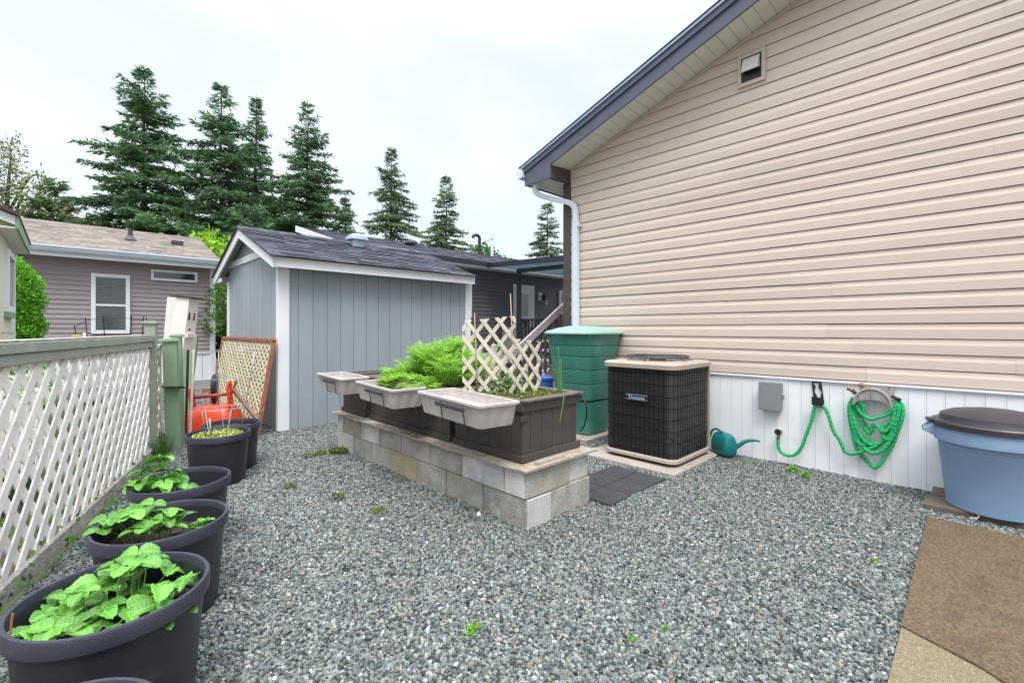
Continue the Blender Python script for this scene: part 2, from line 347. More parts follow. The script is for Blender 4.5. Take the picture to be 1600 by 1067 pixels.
def vwall(mb, p0, p1, z0, top, pitch, gw, gd, nrm, first=None, rnd=None):
    """vertical grooved boards from p0 to p1 (2D); top(s)->z"""
    rnd = rnd or random.Random(2)
    p0 = Vector((*p0, 0)); p1 = Vector((*p1, 0)); Ln = (p1 - p0).length; d = (p1 - p0) / Ln; n = Vector((*nrm, 0))
    s = 0; nxt = first or pitch
    while s < Ln - 1e-5:
        e = min(nxt, Ln); tt = rnd.random(); e2 = min(e + gw, Ln)
        def col(a, b, da, db):
            A = p0 + d * a - n * da; B = p0 + d * b - n * db
            mb.quad((A.x, A.y, z0), (B.x, B.y, z0), (B.x, B.y, top(b)), (A.x, A.y, top(a)), tt)
        col(s, e, 0, 0)
        if e < Ln: col(e, e, 0, gd); col(e, e2, gd, gd); col(e2, e2, gd, 0)
        s = e2; nxt = s + pitch - gw
def shingles(mb, O, u, sv, wd, Ln, expo, tab, th, rnd, clipu=None):
    O = Vector(O); u = Vector(u).normalized(); sv = Vector(sv).normalized(); n = u.cross(sv).normalized()
    if n.z < 0: n = -n
    i = 0; s = 0.0
    while s < Ln - 1e-3:
        e = min(s + expo, Ln); x = -rnd.random() * tab
        while x < wd:
            xe = min(wd, x + tab * rnd.uniform(.55, 1.35)); a = max(0, x)
            if xe - a > .002:
                lift = th * rnd.uniform(.8, 1.3); b = xe - .004
                A = O + u * a + sv * s; B = O + u * b + sv * s; Cc = O + u * b + sv * (e + .01); D = O + u * a + sv * (e + .01); t = rnd.random()
                mb.add([A + n * lift, B + n * lift, Cc + n * .001, D + n * .001, A - n * .002, B - n * .002], [(0, 1, 2, 3), (4, 5, 1, 0), (5, 2, 1), (4, 0, 3)], t)
            x = xe
        s = e; i += 1
    mb.add([O - n * .004, O + u * wd - n * .004, O + u * wd + sv * Ln - n * .004, O + sv * Ln - n * .004], [(0, 1, 2, 3)], .3)
def catmull(pts, per=8, closed=False):
    P_ = [Vector(p) for p in pts]; n = len(P_); out = []
    for i in range(n if closed else n - 1):
        g = (lambda k: P_[k % n]) if closed else (lambda k: P_[max(0, min(n - 1, k))])
        p0, p1, p2, p3 = g(i - 1), g(i), g(i + 1), g(i + 2)
        for j in range(per):
            t = j / per
            out.append(.5 * ((2 * p1) + (p2 - p0) * t + (2 * p0 - 5 * p1 + 4 * p2 - p3) * t * t + (3 * p1 - p0 - 3 * p2 + p3) * t ** 3))
    if not closed: out.append(P_[-1])
    return out
def tri_mesh(name, V, F, T, m, parent=None, **kw):
    """numpy arrays -> object (world coordinates)"""
    off = np.array(wloc(parent)) if parent is not None else np.array(kw.pop('base'))
    me = bpy.data.meshes.new(name); V = V - off; k = F.shape[1]
    me.vertices.add(len(V)); me.vertices.foreach_set('co', V.astype(np.float32).ravel())
    me.loops.add(F.size); me.loops.foreach_set('vertex_index', F.astype(np.int32).ravel())
    me.polygons.add(len(F)); me.polygons.foreach_set('loop_start', np.arange(0, F.size, k, dtype=np.int32))
    me.update(calc_edges=True)
    at = me.attributes.new('tint', 'FLOAT', 'FACE'); at.data.foreach_set('value', np.asarray(T, dtype=np.float32))
    o = bpy.data.objects.new(name, me); C.objects.link(o); me.materials.append(M[m])
    if parent is not None: o.parent = parent
    else: o.location = off
    return tag(o, **kw)

# ------------------------------------------------------------------ ground
g = MB(); g.quad((-150, -150, -.06), (150, -150, -.06), (150, 150, -.06), (-150, 150, -.06)); g.build('ground', 'earth', kind='structure', base=(0, 0, -.06))
def fence_x(y): return -.238 + (y - 3.468) * .3177       # line of the lattice fence
rn = random.Random(11)
gm = MB(); nx, ny = 46, 150; y0, y1 = -4.0, 15.0; vs = []; ids = {}
for j in range(ny + 1):
    y = y0 + (y1 - y0) * j / ny
    xl = max(fence_x(y) + .06, -1.6) if y < 7.0 else (fence_x(7.0) + .06 if y < 12 else -1.2)
    xr = 5.40 if y < 4.3 else 13.5
    for i in range(nx + 1):
        x = xl + (xr - xl) * i / nx
        vs.append((x, y, .004 * math.sin(x * 3.1 + y * 1.7) + .004 * math.sin(x * 7.3 - y * 5.1) + rn.uniform(-.003, .003) - .012))
fs = [(j * (nx + 1) + i, j * (nx + 1) + i + 1, (j + 1) * (nx + 1) + i + 1, (j + 1) * (nx + 1) + i) for j in range(ny) for i in range(nx)]
gm.add(vs, fs); gravel = gm.build('gravel', 'gravel', kind='stuff', base=(0, 0, 0), label='crushed blue grey gravel covering the yard floor', cat='gravel')
me = gravel.data; at = me.attributes.new('dens', 'FLOAT', 'POINT')
fx, fy = math.cos(R(45.56)), math.sin(R(45.56))
def dens(v):
    x, y = v.co.x, v.co.y; d = x * fx + y * fy; l_ = abs(x * fy - y * fx)
    if d < .9 or l_ > d * 1.2 + .5 or d > 10.5: return 0
    if 2.5 < x < 2.85 and 2.6 < y < 4.9: return 0
    return 1.0 if d < 6 else (.8 if d < 8 else .5)
at.data.foreach_set('value', [dens(v) for v in me.vertices])
# stone colours vary stone by stone
sm = bpy.data.materials.new('crushed_stone'); sm.use_nodes = True; N = sm.node_tree.nodes; l = sm.node_tree.links.new
oi = N.new('ShaderNodeObjectInfo'); rp = N.new('ShaderNodeValToRGB'); e = rp.color_ramp; e.interpolation = 'CONSTANT'
cols = [(0, (0.048, 0.055, 0.054)), (.13, (0.087, 0.100, 0.097)), (.27, (0.134, 0.153, 0.146)), (.41, (0.187, 0.206, 0.193)), (.54, (0.142, 0.161, 0.139)), (.64, (0.247, 0.268, 0.248)), (.75, (0.172, 0.189, 0.185)), (.84, (0.327, 0.345, 0.317)), (.905, (0.237, 0.214, 0.170)), (.945, (0.302, 0.294, 0.243)), (.974, (0.440, 0.440, 0.437)), (.994, (0.323, 0.214, 0.141))]
e.elements[0].position = 0; e.elements[0].color = (*cols[0][1], 1); e.elements[1].position = cols[1][0]; e.elements[1].color = (*cols[1][1], 1)
for p, c in cols[2:]:
    q = e.elements.new(p); q.color = (*c, 1)
tcx = N.new('ShaderNodeTexCoord'); n1 = N.new('ShaderNodeTexNoise'); n1.inputs['Scale'].default_value = 1.6; n1.inputs['Detail'].default_value = 5
l(tcx.outputs['Object'], n1.inputs['Vector']); mr = N.new('ShaderNodeMapRange'); mr.inputs['To Min'].default_value = .66; mr.inputs['To Max'].default_value = 1.18; l(n1.outputs[0], mr.inputs['Value'])
mm = N.new('ShaderNodeMix'); mm.data_type = 'RGBA'; mm.blend_type = 'MULTIPLY'; mm.inputs['Factor'].default_value = 1; cb = N.new('ShaderNodeCombineColor')
for q in range(3): l(mr.outputs[0], cb.inputs[q])
l(oi.outputs['Random'], rp.inputs[0]); l(rp.outputs[0], mm.inputs['A']); l(cb.outputs[0], mm.inputs['B']); l(mm.outputs['Result'], N['Principled BSDF'].inputs['Base Color'])
N['Principled BSDF'].inputs['Roughness'].default_value = .75; N['Principled BSDF'].inputs['Specular IOR Level'].default_value = .35
ng = bpy.data.node_groups.new('gravel_scatter', 'GeometryNodeTree')
ng.interface.new_socket('Geometry', in_out='INPUT', socket_type='NodeSocketGeometry'); ng.interface.new_socket('Geometry', in_out='OUTPUT', socket_type='NodeSocketGeometry')
G = ng.nodes; gl = ng.links.new
gi = G.new('NodeGroupInput'); go = G.new('NodeGroupOutput'); join = G.new('GeometryNodeJoinGeometry'); g2i = G.new('GeometryNodeGeometryToInstance')
for k in range(7):
    ico = G.new('GeometryNodeMeshIcoSphere'); ico.inputs['Subdivisions'].default_value = 1 + (k % 2); ico.inputs['Radius'].default_value = 1
    rv = G.new('FunctionNodeRandomValue'); rv.data_type = 'FLOAT_VECTOR'; rv.inputs[0].default_value = (-.38, -.38, -.38); rv.inputs[1].default_value = (.38, .38, .38); rv.inputs['Seed'].default_value = k * 13 + 5
    sp = G.new('GeometryNodeSetPosition'); gl(ico.outputs[0], sp.inputs['Geometry']); gl(rv.outputs[0], sp.inputs['Offset'])
    ch = G.new('GeometryNodeConvexHull'); gl(sp.outputs[0], ch.inputs[0]); smt = G.new('GeometryNodeSetMaterial'); smt.inputs['Material'].default_value = sm
    gl(ch.outputs[0], smt.inputs[0]); gl(smt.outputs[0], g2i.inputs[0])
dp = G.new('GeometryNodeDistributePointsOnFaces'); dp.distribute_method = 'RANDOM'
na = G.new('GeometryNodeInputNamedAttribute'); na.data_type = 'FLOAT'; na.inputs['Name'].default_value = 'dens'
mu = G.new('ShaderNodeMath'); mu.operation = 'MULTIPLY'; mu.inputs[1].default_value = 7800
gl(na.outputs[0], mu.inputs[0]); gl(mu.outputs[0], dp.inputs['Density']); gl(gi.outputs[0], dp.inputs[0])
ip = G.new('GeometryNodeInstanceOnPoints'); ip.inputs['Pick Instance'].default_value = True
ri = G.new('FunctionNodeRandomValue'); ri.data_type = 'INT'; ri.inputs[4].default_value = 0; ri.inputs[5].default_value = 6
rr = G.new('FunctionNodeRandomValue'); rr.data_type = 'FLOAT_VECTOR'; rr.inputs[0].default_value = (-.8, -.8, 0); rr.inputs[1].default_value = (.8, .8, 6.28)
rs = G.new('FunctionNodeRandomValue'); rs.data_type = 'FLOAT_VECTOR'; rs.inputs[0].default_value = (.0058, .0048, .0042); rs.inputs[1].default_value = (.0142, .0110, .0098)
ri.inputs['Seed'].default_value = 3; rr.inputs['Seed'].default_value = 9; rs.inputs['Seed'].default_value = 21
rz = G.new('FunctionNodeRandomValue'); rz.data_type = 'FLOAT'; rz.inputs[2].default_value = -.003; rz.inputs[3].default_value = .011; cz = G.new('ShaderNodeCombineXYZ'); gl(rz.outputs[1], cz.inputs[2])
spp = G.new('GeometryNodeSetPosition'); gl(dp.outputs[0], spp.inputs[0]); gl(cz.outputs[0], spp.inputs['Offset'])
gl(spp.outputs[0], ip.inputs['Points']); gl(g2i.outputs[0], ip.inputs['Instance'])
gl(ri.outputs[2], ip.inputs['Instance Index']); gl(rr.outputs[0], ip.inputs['Rotation']); gl(rs.outputs[0], ip.inputs['Scale'])
gl(gi.outputs[0], join.inputs[0]); gl(ip.outputs[0], join.inputs[0]); gl(join.outputs[0], go.inputs[0])
md = gravel.modifiers.new('scatter', 'NODES'); md.node_group = ng

# ------------------------------------------------------------------ tan house
W = 5.36
hz = 3.762; hs = .3425; yc = 4.20; yp = .0            # eave height, slope, corner, ridge y
def lo(z): return -4.2 + max(0, (z - hz)) / hs
def hi(z): return yc - max(0, (z - hz)) / hs
house = thing('tan_house', 'large house gable wall in tan lap siding above white skirting', 'house', (9, 0, 0))
mb = MB(); laps(mb, 'x', W, -1, -4.2, yc, .905, 5.18, .1352, DUTCH, lo, hi, seams=3.0); mb.quad((W + .004, -4.2, 0), (W + .004, 4.34, 0), (W + .004, 4.34, 3.75), (W + .004, -4.2, 3.75))
mb.box(W + .02, -4.2, 0, 14, 4.32, 3.72)
wall = mb.build('wall', 'tan', house)
mb = MB(); rn = random.Random(4)
y = 4.2; gy = [2.05, 1.93, 1.815, 1.706, 1.59, 1.471, 1.364, 1.249, 1.126, 1.009, .893, .776, .657, .54, .423, .303]
ys = [4.2 - .118 * i for i in range(18)] + gy + [.303 - .118 * i for i in range(1, 38)]
for a, b in zip(ys[:-1], ys[1:]):
    t = rn.random()
    mb.box(W - .012, b + .010, -.05, W - .001, a - .004, .885, t); mb.box(W - .0145, b + .001, -.05, W - .002, b + .010, .885, t); mb.box(W - .006, b - .0035, -.05, W - .003, b + .001, .885, t)
sk = mb.build('skirting', 'white_vinyl', house)
mb = MB(); mb.box(W - .034, -4.2, .882, W - .001, 4.2, .9); mb.box(W - .022, -4.2, .868, W - .018, 4.2, .8815); mb.build('skirting_trim', 'white_vinyl', house)
mb = MB(); mb.box(W - .03, 4.2, 0, W + .06, 4.34, 3.58); mb.build('corner_board', 'brown_trim', house, bevel=.004)
mb = MB()       # light trim at the wall corner and along the rake
mb.box(W - .028, 4.178, 3.56, W - .003, 4.198, 3.78); mb.bar((W - .014, 4.19, hz - .02), (W - .014, 0, hz - .02 + 4.19 * hs), .022, .03, up=(1, 0, 0)); mb.build('rake_moulding', 'tan', house)
Xf = 4.93
def rz_(y, z0): return z0 + (4.99 - abs(y)) * .342          # upper edge of rake by y
zt = 3.79 - (4.99 - 4.828) * .342 + .0
low = lambda y: 3.745 + (4.25 - y) * .3425            # soffit / lower edge of the rake board
upp = lambda y: 3.797 + (4.828 - y) * .3425           # upper edge of the rake board
sf = MB(); a = 4.26; p_ = .122
while a > .13:            # grooved soffit panels follow the rake
    b = a - p_ + .012; c_ = a - p_; m_ = (b + c_) / 2
    sf.add([(Xf + .02, a, low(a)), (W, a, low(a)), (W, b, low(b)), (Xf + .02, b, low(b))], [(0, 1, 2, 3)], rn.random())
    sf.quad((Xf + .02, b, low(b)), (W, b, low(b)), (W, m_, low(m_) + .011), (Xf + .02, m_, low(m_) + .011), 0)
    sf.quad((Xf + .02, m_, low(m_) + .011), (W, m_, low(m_) + .011), (W, c_, low(c_)), (Xf + .02, c_, low(c_)), 0); a = c_
for i in range(4):            # flat eave soffit
    b = 4.27 + i * .118; a_ = b + .108
    sf.quad((Xf + .02, b, 3.566), (14, b, 3.566), (14, a_, 3.566), (Xf + .02, a_, 3.566)); sf.quad((Xf + .02, a_, 3.566), (14, a_, 3.566), (14, a_ + .01, 3.576), (Xf + .02, a_ + .01, 3.576), 0)
sf.build('soffit', 'soffit', house)
fa = MB()        # lower fascia with level cornice end
fa.prism([(Xf, 4.756, 3.55), (Xf, 4.756, upp(4.756) - .03), (Xf, 0, upp(0) - .03), (Xf, 0, low(0)), (Xf, 4.249, low(4.249)), (Xf, 4.249, 3.55)], (.024, 0, 0)); fa.build('rake_board', 'fascia', house)
fa = MB(); fa.box(Xf + .0241, 4.732, 3.55, 14, 4.756, 3.79); fa.build('eave_board', 'fascia', house)
fb = MB(); fb.prism([(Xf - .022, 4.79, upp(4.79) - .085), (Xf - .022, 4.79, upp(4.79)), (Xf - .022, 0, upp(0)), (Xf - .022, 0, upp(0) - .085)], (.0215, 0, 0)); fb.build('rake_trim', 'fascia', house)
cb_ = MB(); cb_.prism([(Xf + .0245, 4.251, 3.551), (W - .035, 4.213, 3.551), (W - .035, 4.213, 3.755), (Xf + .0245, 4.251, 3.742)], (0, .05, 0)); cb_.build('cornice_return', 'brown_trim', house)
fl = MB(); fl.prism([(Xf - .040, 4.82, upp(4.82) - .010), (Xf - .040, 4.82, upp(4.82) + .024), (Xf - .040, 0, upp(0) + .024), (Xf - .040, 0, upp(0) - .010)], (.06, 0, 0)); fl.build('drip_edge', 'flash', house)
zt = upp(5.0)
ro = MB(); sl = Vector((0, -1, .342)).normalized()
shingles(ro, (Xf - .045, 4.84, upp(4.84) + .027), (1, 0, 0), sl, 9.3, 5.11, .14, .3, .009, random.Random(8))
ro.prism([(Xf - .052, 4.84, upp(4.84) + .034), (Xf - .052, 0, upp(0) + .034), (Xf - .052, 0, upp(0) + .0245), (Xf - .052, 4.84, upp(4.84) + .0245)], (.3, 0, 0))
ro.quad((Xf - .03, 0, zt + .022 + 5 * .342), (14.3, 0, zt + .022 + 5 * .342), (14.3, -5, zt + .022), (Xf - .03, -5, zt + .022))
ro.build('roof', 'dshingle', house)
# gutter profile swept along x, downpipe
gu = MB(); pr_ = [(y - .172, z - .085) for y, z in [(4.93, 3.855), (4.93, 3.76), (4.965, 3.745), (5.02, 3.745), (5.045, 3.80), (5.075, 3.85), (5.075, 3.87), (5.062, 3.87), (5.03, 3.81), (5.01, 3.757), (4.94, 3.757), (4.94, 3.855)]]
gu.prism([(Xf - .05, y, z) for y, z in pr_], (9, 0, 0)); gu.prism([(Xf - .054, y - .172, z - .085) for y, z in [(4.93, 3.87), (4.93, 3.76), (4.965, 3.745), (5.02, 3.745), (5.045, 3.80), (5.075, 3.87)]], (.004, 0, 0)); gu.build('gutter', 'gutter', house)
dpipe = thing('downpipe', 'white metal downpipe bending from the eave down the house corner', 'downpipe', (W - .05, 4.06, .1))
path = catmull([(5.02, 4.62, 3.56), (5.02, 4.62, 3.47), (5.05, 4.57, 3.40), (5.13, 4.42, 3.335), (5.22, 4.26, 3.28), (5.27, 4.13, 3.22), (5.29, 4.08, 3.12), (5.29, 4.07, 2.95)], 5)
d_ = MB(); sec = [(-.045, -.03), (.045, -.03), (.045, .03), (-.045, .03)]
def sweep(mb, path, w_, t_):
    vs = []
    for i, p in enumerate(path):
        dd = (path[min(i + 1, len(path) - 1)] - path[max(0, i - 1)]).normalized(); xx = Vector((1, 0, 0)); yy = dd.cross(xx).normalized(); xx = yy.cross(dd).normalized()
        for a, b in ((-1, -1), (1, -1), (1, 1), (-1, 1)): vs.append(p + xx * t_ * a + yy * w_ * b)
    fs = [(i * 4 + k, i * 4 + (k + 1) % 4, i * 4 + 4 + (k + 1) % 4, i * 4 + 4 + k) for i in range(len(path) - 1) for k in range(4)] + [(0, 1, 2, 3), tuple(len(vs) - 4 + k for k in (3, 2, 1, 0))]
    mb.add(vs, fs)
sweep(d_, path, .037, .030); d_.build('elbow', 'gutter', dpipe, bevel=.006)
d_ = MB(); d_.box(5.258, 4.027, .12, 5.322, 4.113, 2.96); d_.box(5.245, 4.03, .06, 5.31, 4.11, .14)
for k in range(3): d_.box(5.2545, 4.045 + k * .022, .14, 5.2585, 4.052 + k * .022, 2.94)
d_.build('pipe', 'gutter', dpipe, bevel=.004)
for zz in (2.88, 1.0): d_ = MB(); d_.box(5.255, 4.0, zz, 5.335, 4.0265, zz + .04); d_.build('strap', 'gutter', dpipe)
# gable vent
gv = thing('exhaust_vent', 'square beige vent hood with flap high on the gable wall', 'vent', (W - .03, 1.70, 4.05))
mb = MB(); o4 = [(1.57, 4.06), (1.855, 4.06), (1.855, 4.41), (1.57, 4.41)]
mb.box(W - .045, 1.57, 4.06, W - .001, 1.855, 4.10); mb.box(W - .045, 1.57, 4.37, W - .001, 1.855, 4.41); mb.box(W - .045, 1.57, 4.10, W - .001, 1.61, 4.37); mb.box(W - .045, 1.815, 4.10, W - .001, 1.855, 4.37)
mb.build('frame', 'tan', gv, bevel=.004)
mb = MB(); mb.box(W - .022, 1.61, 4.10, W - .019, 1.815, 4.37); mb.build('opening', 'black', gv)
mb = MB(); mb.prism([(W - .04, 1.625, 4.355), (W - .095, 1.625, 4.20), (W - .088, 1.625, 4.195), (W - .03, 1.625, 4.35)], (0, .175, 0)); mb.prism([(W - .04, 1.625, 4.355), (W - .095, 1.625, 4.20), (W - .03, 1.625, 4.22)], (0, .004, 0)); mb.prism([(W - .04, 1.796, 4.355), (W - .095, 1.796, 4.20), (W - .03, 1.796, 4.22)], (0, .004, 0)); mb.build('flap', 'soffit', gv)

# ------------------------------------------------------------------ grey shed
shed = thing('garden_shed', 'blue grey wooden garden shed with white trim and dark shingle roof', 'shed', (3.8, 8, 0))
sx0, sx1, sy0, sy1 = 2.09, 5.43, 6.69, 9.40; yr, zr, ze = 8.10, 2.99, 2.36; rs_ = (zr - ze) / (yr - 6.45)
mb = MB()
vwall(mb, (sx0, sy0), (sx1, sy0), 0, lambda s: 2.36, .2045, .009, .012, (0, -1), first=.245)
gt = lambda s: zr - .06 - abs(sy0 + s - yr) * rs_
vwall(mb, (sx0, sy0), (sx0, yr), 0, gt, .2045, .009, .012, (-1, 0), first=.12); vwall(mb, (sx0, yr), (sx0, sy1), 0, lambda s: zr - .06 - s * rs_, .2045, .009, .012, (-1, 0))
mb.quad((sx1, sy0, 0), (sx1, sy1, 0), (sx1, sy1, 2.3), (sx1, sy0, 2.3)); mb.quad((sx0, sy1, 0), (sx1, sy1, 0), (sx1, sy1, 2.3), (sx0, sy1, 2.3)); mb.add([(sx1, sy0, 2.3), (sx1, sy1, 2.3), (sx1, yr, zr - .06)], [(0, 1, 2)])
mb.build('wall', 'shed', shed)
for q_ in ((sx0 - .022, sy0 - .024, 0, sx0 + .125, sy0 - .001, 2.27), (sx0 - .024, sy0 - .0009, 0, sx0 - .001, sy0 + .065, 2.34), (sx1 - .10, sy0 - .024, 0, sx1 + .02, sy0 - .001, 2.27), (sx0 - .024, sy1 - .09, 0, sx0 - .001, sy1 + .02, 2.24)):
    mb = MB(); mb.box(*q_); mb.build('corner_board', 'white', shed, bevel=.003)
# rake boards, tie, fascia, soffit
XR = 1.93; mb = MB()
def rk(y): return zr - abs(y - yr) * rs_
for (ya, yb) in ((6.45, yr), (9.75, yr)):
    mb.prism([(XR, ya, rk(ya) - .15), (XR, ya, rk(ya)), (XR, yb, rk(yb)), (XR, yb, rk(yb) - .16)], (.022, 0, 0))
mb.build('rake_board', 'white', shed)
mb = MB(); mb.box(XR + .023, 6.88, 2.455, XR + .045, 9.37, 2.56)
mb2 = MB(); zc_ = 2.47; mb2.box(sx0 - .024, 7.02, zc_, sx0 - .001, 9.32, zc_ + .10); mb2.build('gable_band', 'white', shed)
mb = MB(); mb.box(XR + .022, 6.475, rk(6.45) - .135, sx1 - .04, 6.497, rk(6.45) - .002); mb.box(XR + .022, 9.70, rk(9.75) - .13, sx1 - .04, 9.72, rk(9.75)); mb.box(XR + .0225, 9.33, rk(9.75) - .13, XR + .04, 9.70, rk(9.75) - .06); FB_ = mb
for q_ in ((XR + .022, 6.475, rk(6.45) - .135, sx1 - .04, 6.497, rk(6.45) - .002), (XR + .022, 9.70, rk(9.75) - .13, sx1 - .04, 9.72, rk(9.75)), (XR + .0225, 9.33, rk(9.75) - .13, XR + .04, 9.699, rk(9.75) - .06)):
    mb = MB(); mb.box(*q_); mb.build('fascia', 'white', shed)
mb = MB(); mb.quad((XR + .02, 6.49, rk(6.49) - .03), (sx0, 6.49, rk(6.49) - .03), (sx0, yr, rk(yr) - .03), (XR + .02, yr, rk(yr) - .03)); mb.quad((XR + .02, 9.74, rk(9.74) - .03), (sx0, 9.74, rk(9.74) - .03), (sx0, yr, rk(yr) - .03), (XR + .02, yr, rk(yr) - .03))
mb.quad((sx0, 6.49, 2.27), (sx1, 6.49, 2.27), (sx1, 6.69, 2.27), (sx0, 6.69, 2.27)); mb.build('soffit', 'shed', shed)
mb = MB(); u = (1, 0, 0); Lr = math.hypot(yr - 6.42, rs_ * (yr - 6.42))
shingles(mb, (XR - .02, 6.42, rk(6.42) + .012), u, (0, 1, rs_), sx1 + .0 - XR - .02, Lr, .125, .28, .015, random.Random(3)); shingles(mb, (XR - .02, 9.78, rk(9.78) + .012), u, (0, -1, rs_), sx1 - XR - .02, Lr, .118, .26, .010, random.Random(4))
for (ya, yb) in ((6.40, yr), (9.80, yr)): mb.prism([(XR - .028, ya, rk(ya) - .008), (XR - .028, ya, rk(ya) + .014), (XR - .028, yb, rk(yb) + .014), (XR - .028, yb, rk(yb) - .008)], (.05, 0, 0), .2)
for i in range(24): x = XR - .02 + i * .145; mb.prism([(x, yr - .12, rk(yr - .12) + .022 + (i % 2) * .003), (x, yr, zr + .03 + (i % 2) * .003), (x, yr + .12, rk(yr + .12) + .022)], (.15, 0, 0), random.random())
mb.build('roof', 'dshingle', shed)
# ------------------------------------------------------------------ charcoal manufactured home behind
gh = thing('charcoal_house', 'charcoal sided manufactured home behind the shed, with patio cover', 'house', (10, 12, 0))
GY = 10.0
mb = MB(); laps(mb, 'y', GY, -1, 4.5, 17, .66, 3.12, .115, PLAIN, seams=3.6, rnd=random.Random(6)); mb.box(4.5, GY + .01, 0, 17, 15, 3.1); mb.prism([(4.52, GY, 3.1), (4.52, 12.5, 4.0), (4.52, 15, 3.1)], (12.4, 0, 0)); mb.build('wall', 'grey_siding', gh)
mb = MB(); mb.box(4.5, GY - .02, 0, 17, GY - .001, .66); mb.box(4.5, GY - .035, .655, 17, GY - .001, .70); mb.build('skirting', 'white', gh)
mb = MB(); mb.box(4.35, 9.62, 3.10, 17, 9.99, 3.125); mb.box(4.35, 9.60, 3.10, 17, 9.62, 3.25); mb.prism([(4.30, 9.6, 3.12), (4.30, 9.6, 3.27), (4.30, 12.5, 4.10), (4.30, 12.5, 3.95)], (.03, 0, 0)); mb.build('eave_trim', 'white', gh)
mb = MB(); shingles(mb, (4.33, 9.57, 3.27), (1, 0, 0), (0, 1, .283), 12.7, 3.05, .14, .3, .008, random.Random(9)); mb.quad((4.33, 12.5, 4.10), (17, 12.5, 4.10), (17, 15.4, 3.27), (4.33, 15.4, 3.27)); mb.build('roof', 'dshingle', gh)
mb = MB(); mb.box(4.33, 9.53, 3.16, 8.42, 9.60, 3.265); mb.build('gutter', 'navy', gh)
def window(parent, name, Y, x0, x1, z0, z1, fw, mid=None, glass='glass_dark', blind=None, trim='white', nblind=26, ax='y', out=-1):
    """framed window on a wall plane facing -y (or facing +x for ax='x')"""
    P3 = (lambda a, d, z: (a, Y - d, z)) if ax == 'y' else (lambda a, d, z: (Y + d, a, z))
    def bx(mb, a0, d0, z0_, a1, d1, z1_): p, q = P3(a0, d0, z0_), P3(a1, d1, z1_); mb.box(min(p[0], q[0]), min(p[1], q[1]), z0_, max(p[0], q[0]), max(p[1], q[1]), z1_)
    f = MB(); bx(f, x0, .0, z0, x0 + fw, .05, z1); bx(f, x1 - fw, .0, z0, x1, .05, z1); bx(f, x0 + fw, .0, z0, x1 - fw, .05, z0 + fw); bx(f, x0 + fw, 0, z1 - fw, x1 - fw, .05, z1)
    if mid: bx(f, x0 + fw, .0, mid - .025, x1 - fw, .044, mid + .025)
    i = fw + .012
    wo = f.build(name, trim, parent, bevel=.004)
    gms = MB(); bx(gms, x0 + fw, .020, z0 + fw, x1 - fw, .026, z1 - fw); gms.build('pane', glass, wo)
    if blind:
        b = MB(); zz = z0 + fw + .01; dz = (z1 - z0 - 2 * fw) / nblind
        while zz < z1 - fw - dz * .6: bx(b, x0 + fw + .004, .0265, zz, x1 - fw - .004, .0285, zz + dz * .19); zz += dz
        b.build('blind', blind, wo)
    return wo
window(gh, 'window', GY - .02, 7.72, 8.16, 1.72, 2.72, .06, glass='blindgreen', blind='blindgreen')
mb = MB(); mb.box(9.83, GY - .055, .66, 9.93, GY - .021, 2.78); mb.box(10.66, GY - .055, .66, 10.76, GY - .021, 2.78); mb.box(9.93, GY - .055, 2.68, 10.66, GY - .021, 2.78); dr = mb.build('door_frame', 'white', gh)
mb = MB(); mb.box(9.93, GY - .045, .70, 10.66, GY - .025, 2.68); do = mb.build('door', 'white', gh, bevel=.004)
mb = MB(); mb.box(9.97, GY - .049, 1.1, 10.50, GY - .046, 2.5); mb.build('door_glass', 'glass_dark', do)
mb = MB(); mb.box(9.965, GY - .06, 1.72, 10.505, GY - .05, 1.80); mb.build('door_rail', 'white', do)
window(gh, 'window', GY - .02, 12.0, 12.9, 1.9, 2.72, .09)
mb = MB(); mb.box(10.98, GY - .04, 2.33, 11.16, GY - .021, 2.58); mb.build('lamp_plate', 'white', gh); mb = MB(); mb.lathe(11.15, GY - .12, [(.0, 2.55), (.05, 2.52), (.06, 2.40), (.045, 2.33), (.0, 2.32)], 12); mb.bar((11.08, GY - .03, 2.46), (11.15, GY - .12, 2.50), .02, .02); mb.build('wall_lamp', 'black', gh, smooth=True); mb = MB(); mb.lathe(11.25, GY - .14, [(0, 2.34), (.045, 2.30), (.04, 2.20), (0, 2.18)], 12); mb.build('lamp_bulb', 'white', gh, smooth=True)
# roof fittings
def dome_vent(x, y, z, r):
    mb = MB(); mb.lathe(x, y, [(r * .55, z - .08), (r * .55, z + .05), (r, z + .045), (r * .95, z + .10), (r * .6, z + .145), (0, z + .155)], 20, sq=4); return mb
v1 = dome_vent(3.70, 7.72, 2.93, .17); v1.build('roof_vent', 'flash', shed, smooth='auto')
dome_vent(7.1, 11.4, 3.80, .17).build('roof_vent', 'dark_plastic', gh, smooth='auto')
mb = MB(); mb.tube(catmull([(10.45, 12.3, 3.9), (10.45, 12.3, 4.55), (10.42, 12.3, 4.66), (10.30, 12.3, 4.70), (10.18, 12.3, 4.66), (10.16, 12.3, 4.58)], 5), .055, 10); mb.build('flue_pipe', 'navy', gh, smooth='auto')
mb = MB(); mb.tube([(11.05, 12.3, 3.9), (11.05, 12.3, 4.85)], .055, 10); mb.tube([(11.05, 12.3, 4.66), (11.05, 12.3, 4.70)], .075, 10); mb.build('vent_pipe', 'gutter', gh, smooth='auto')
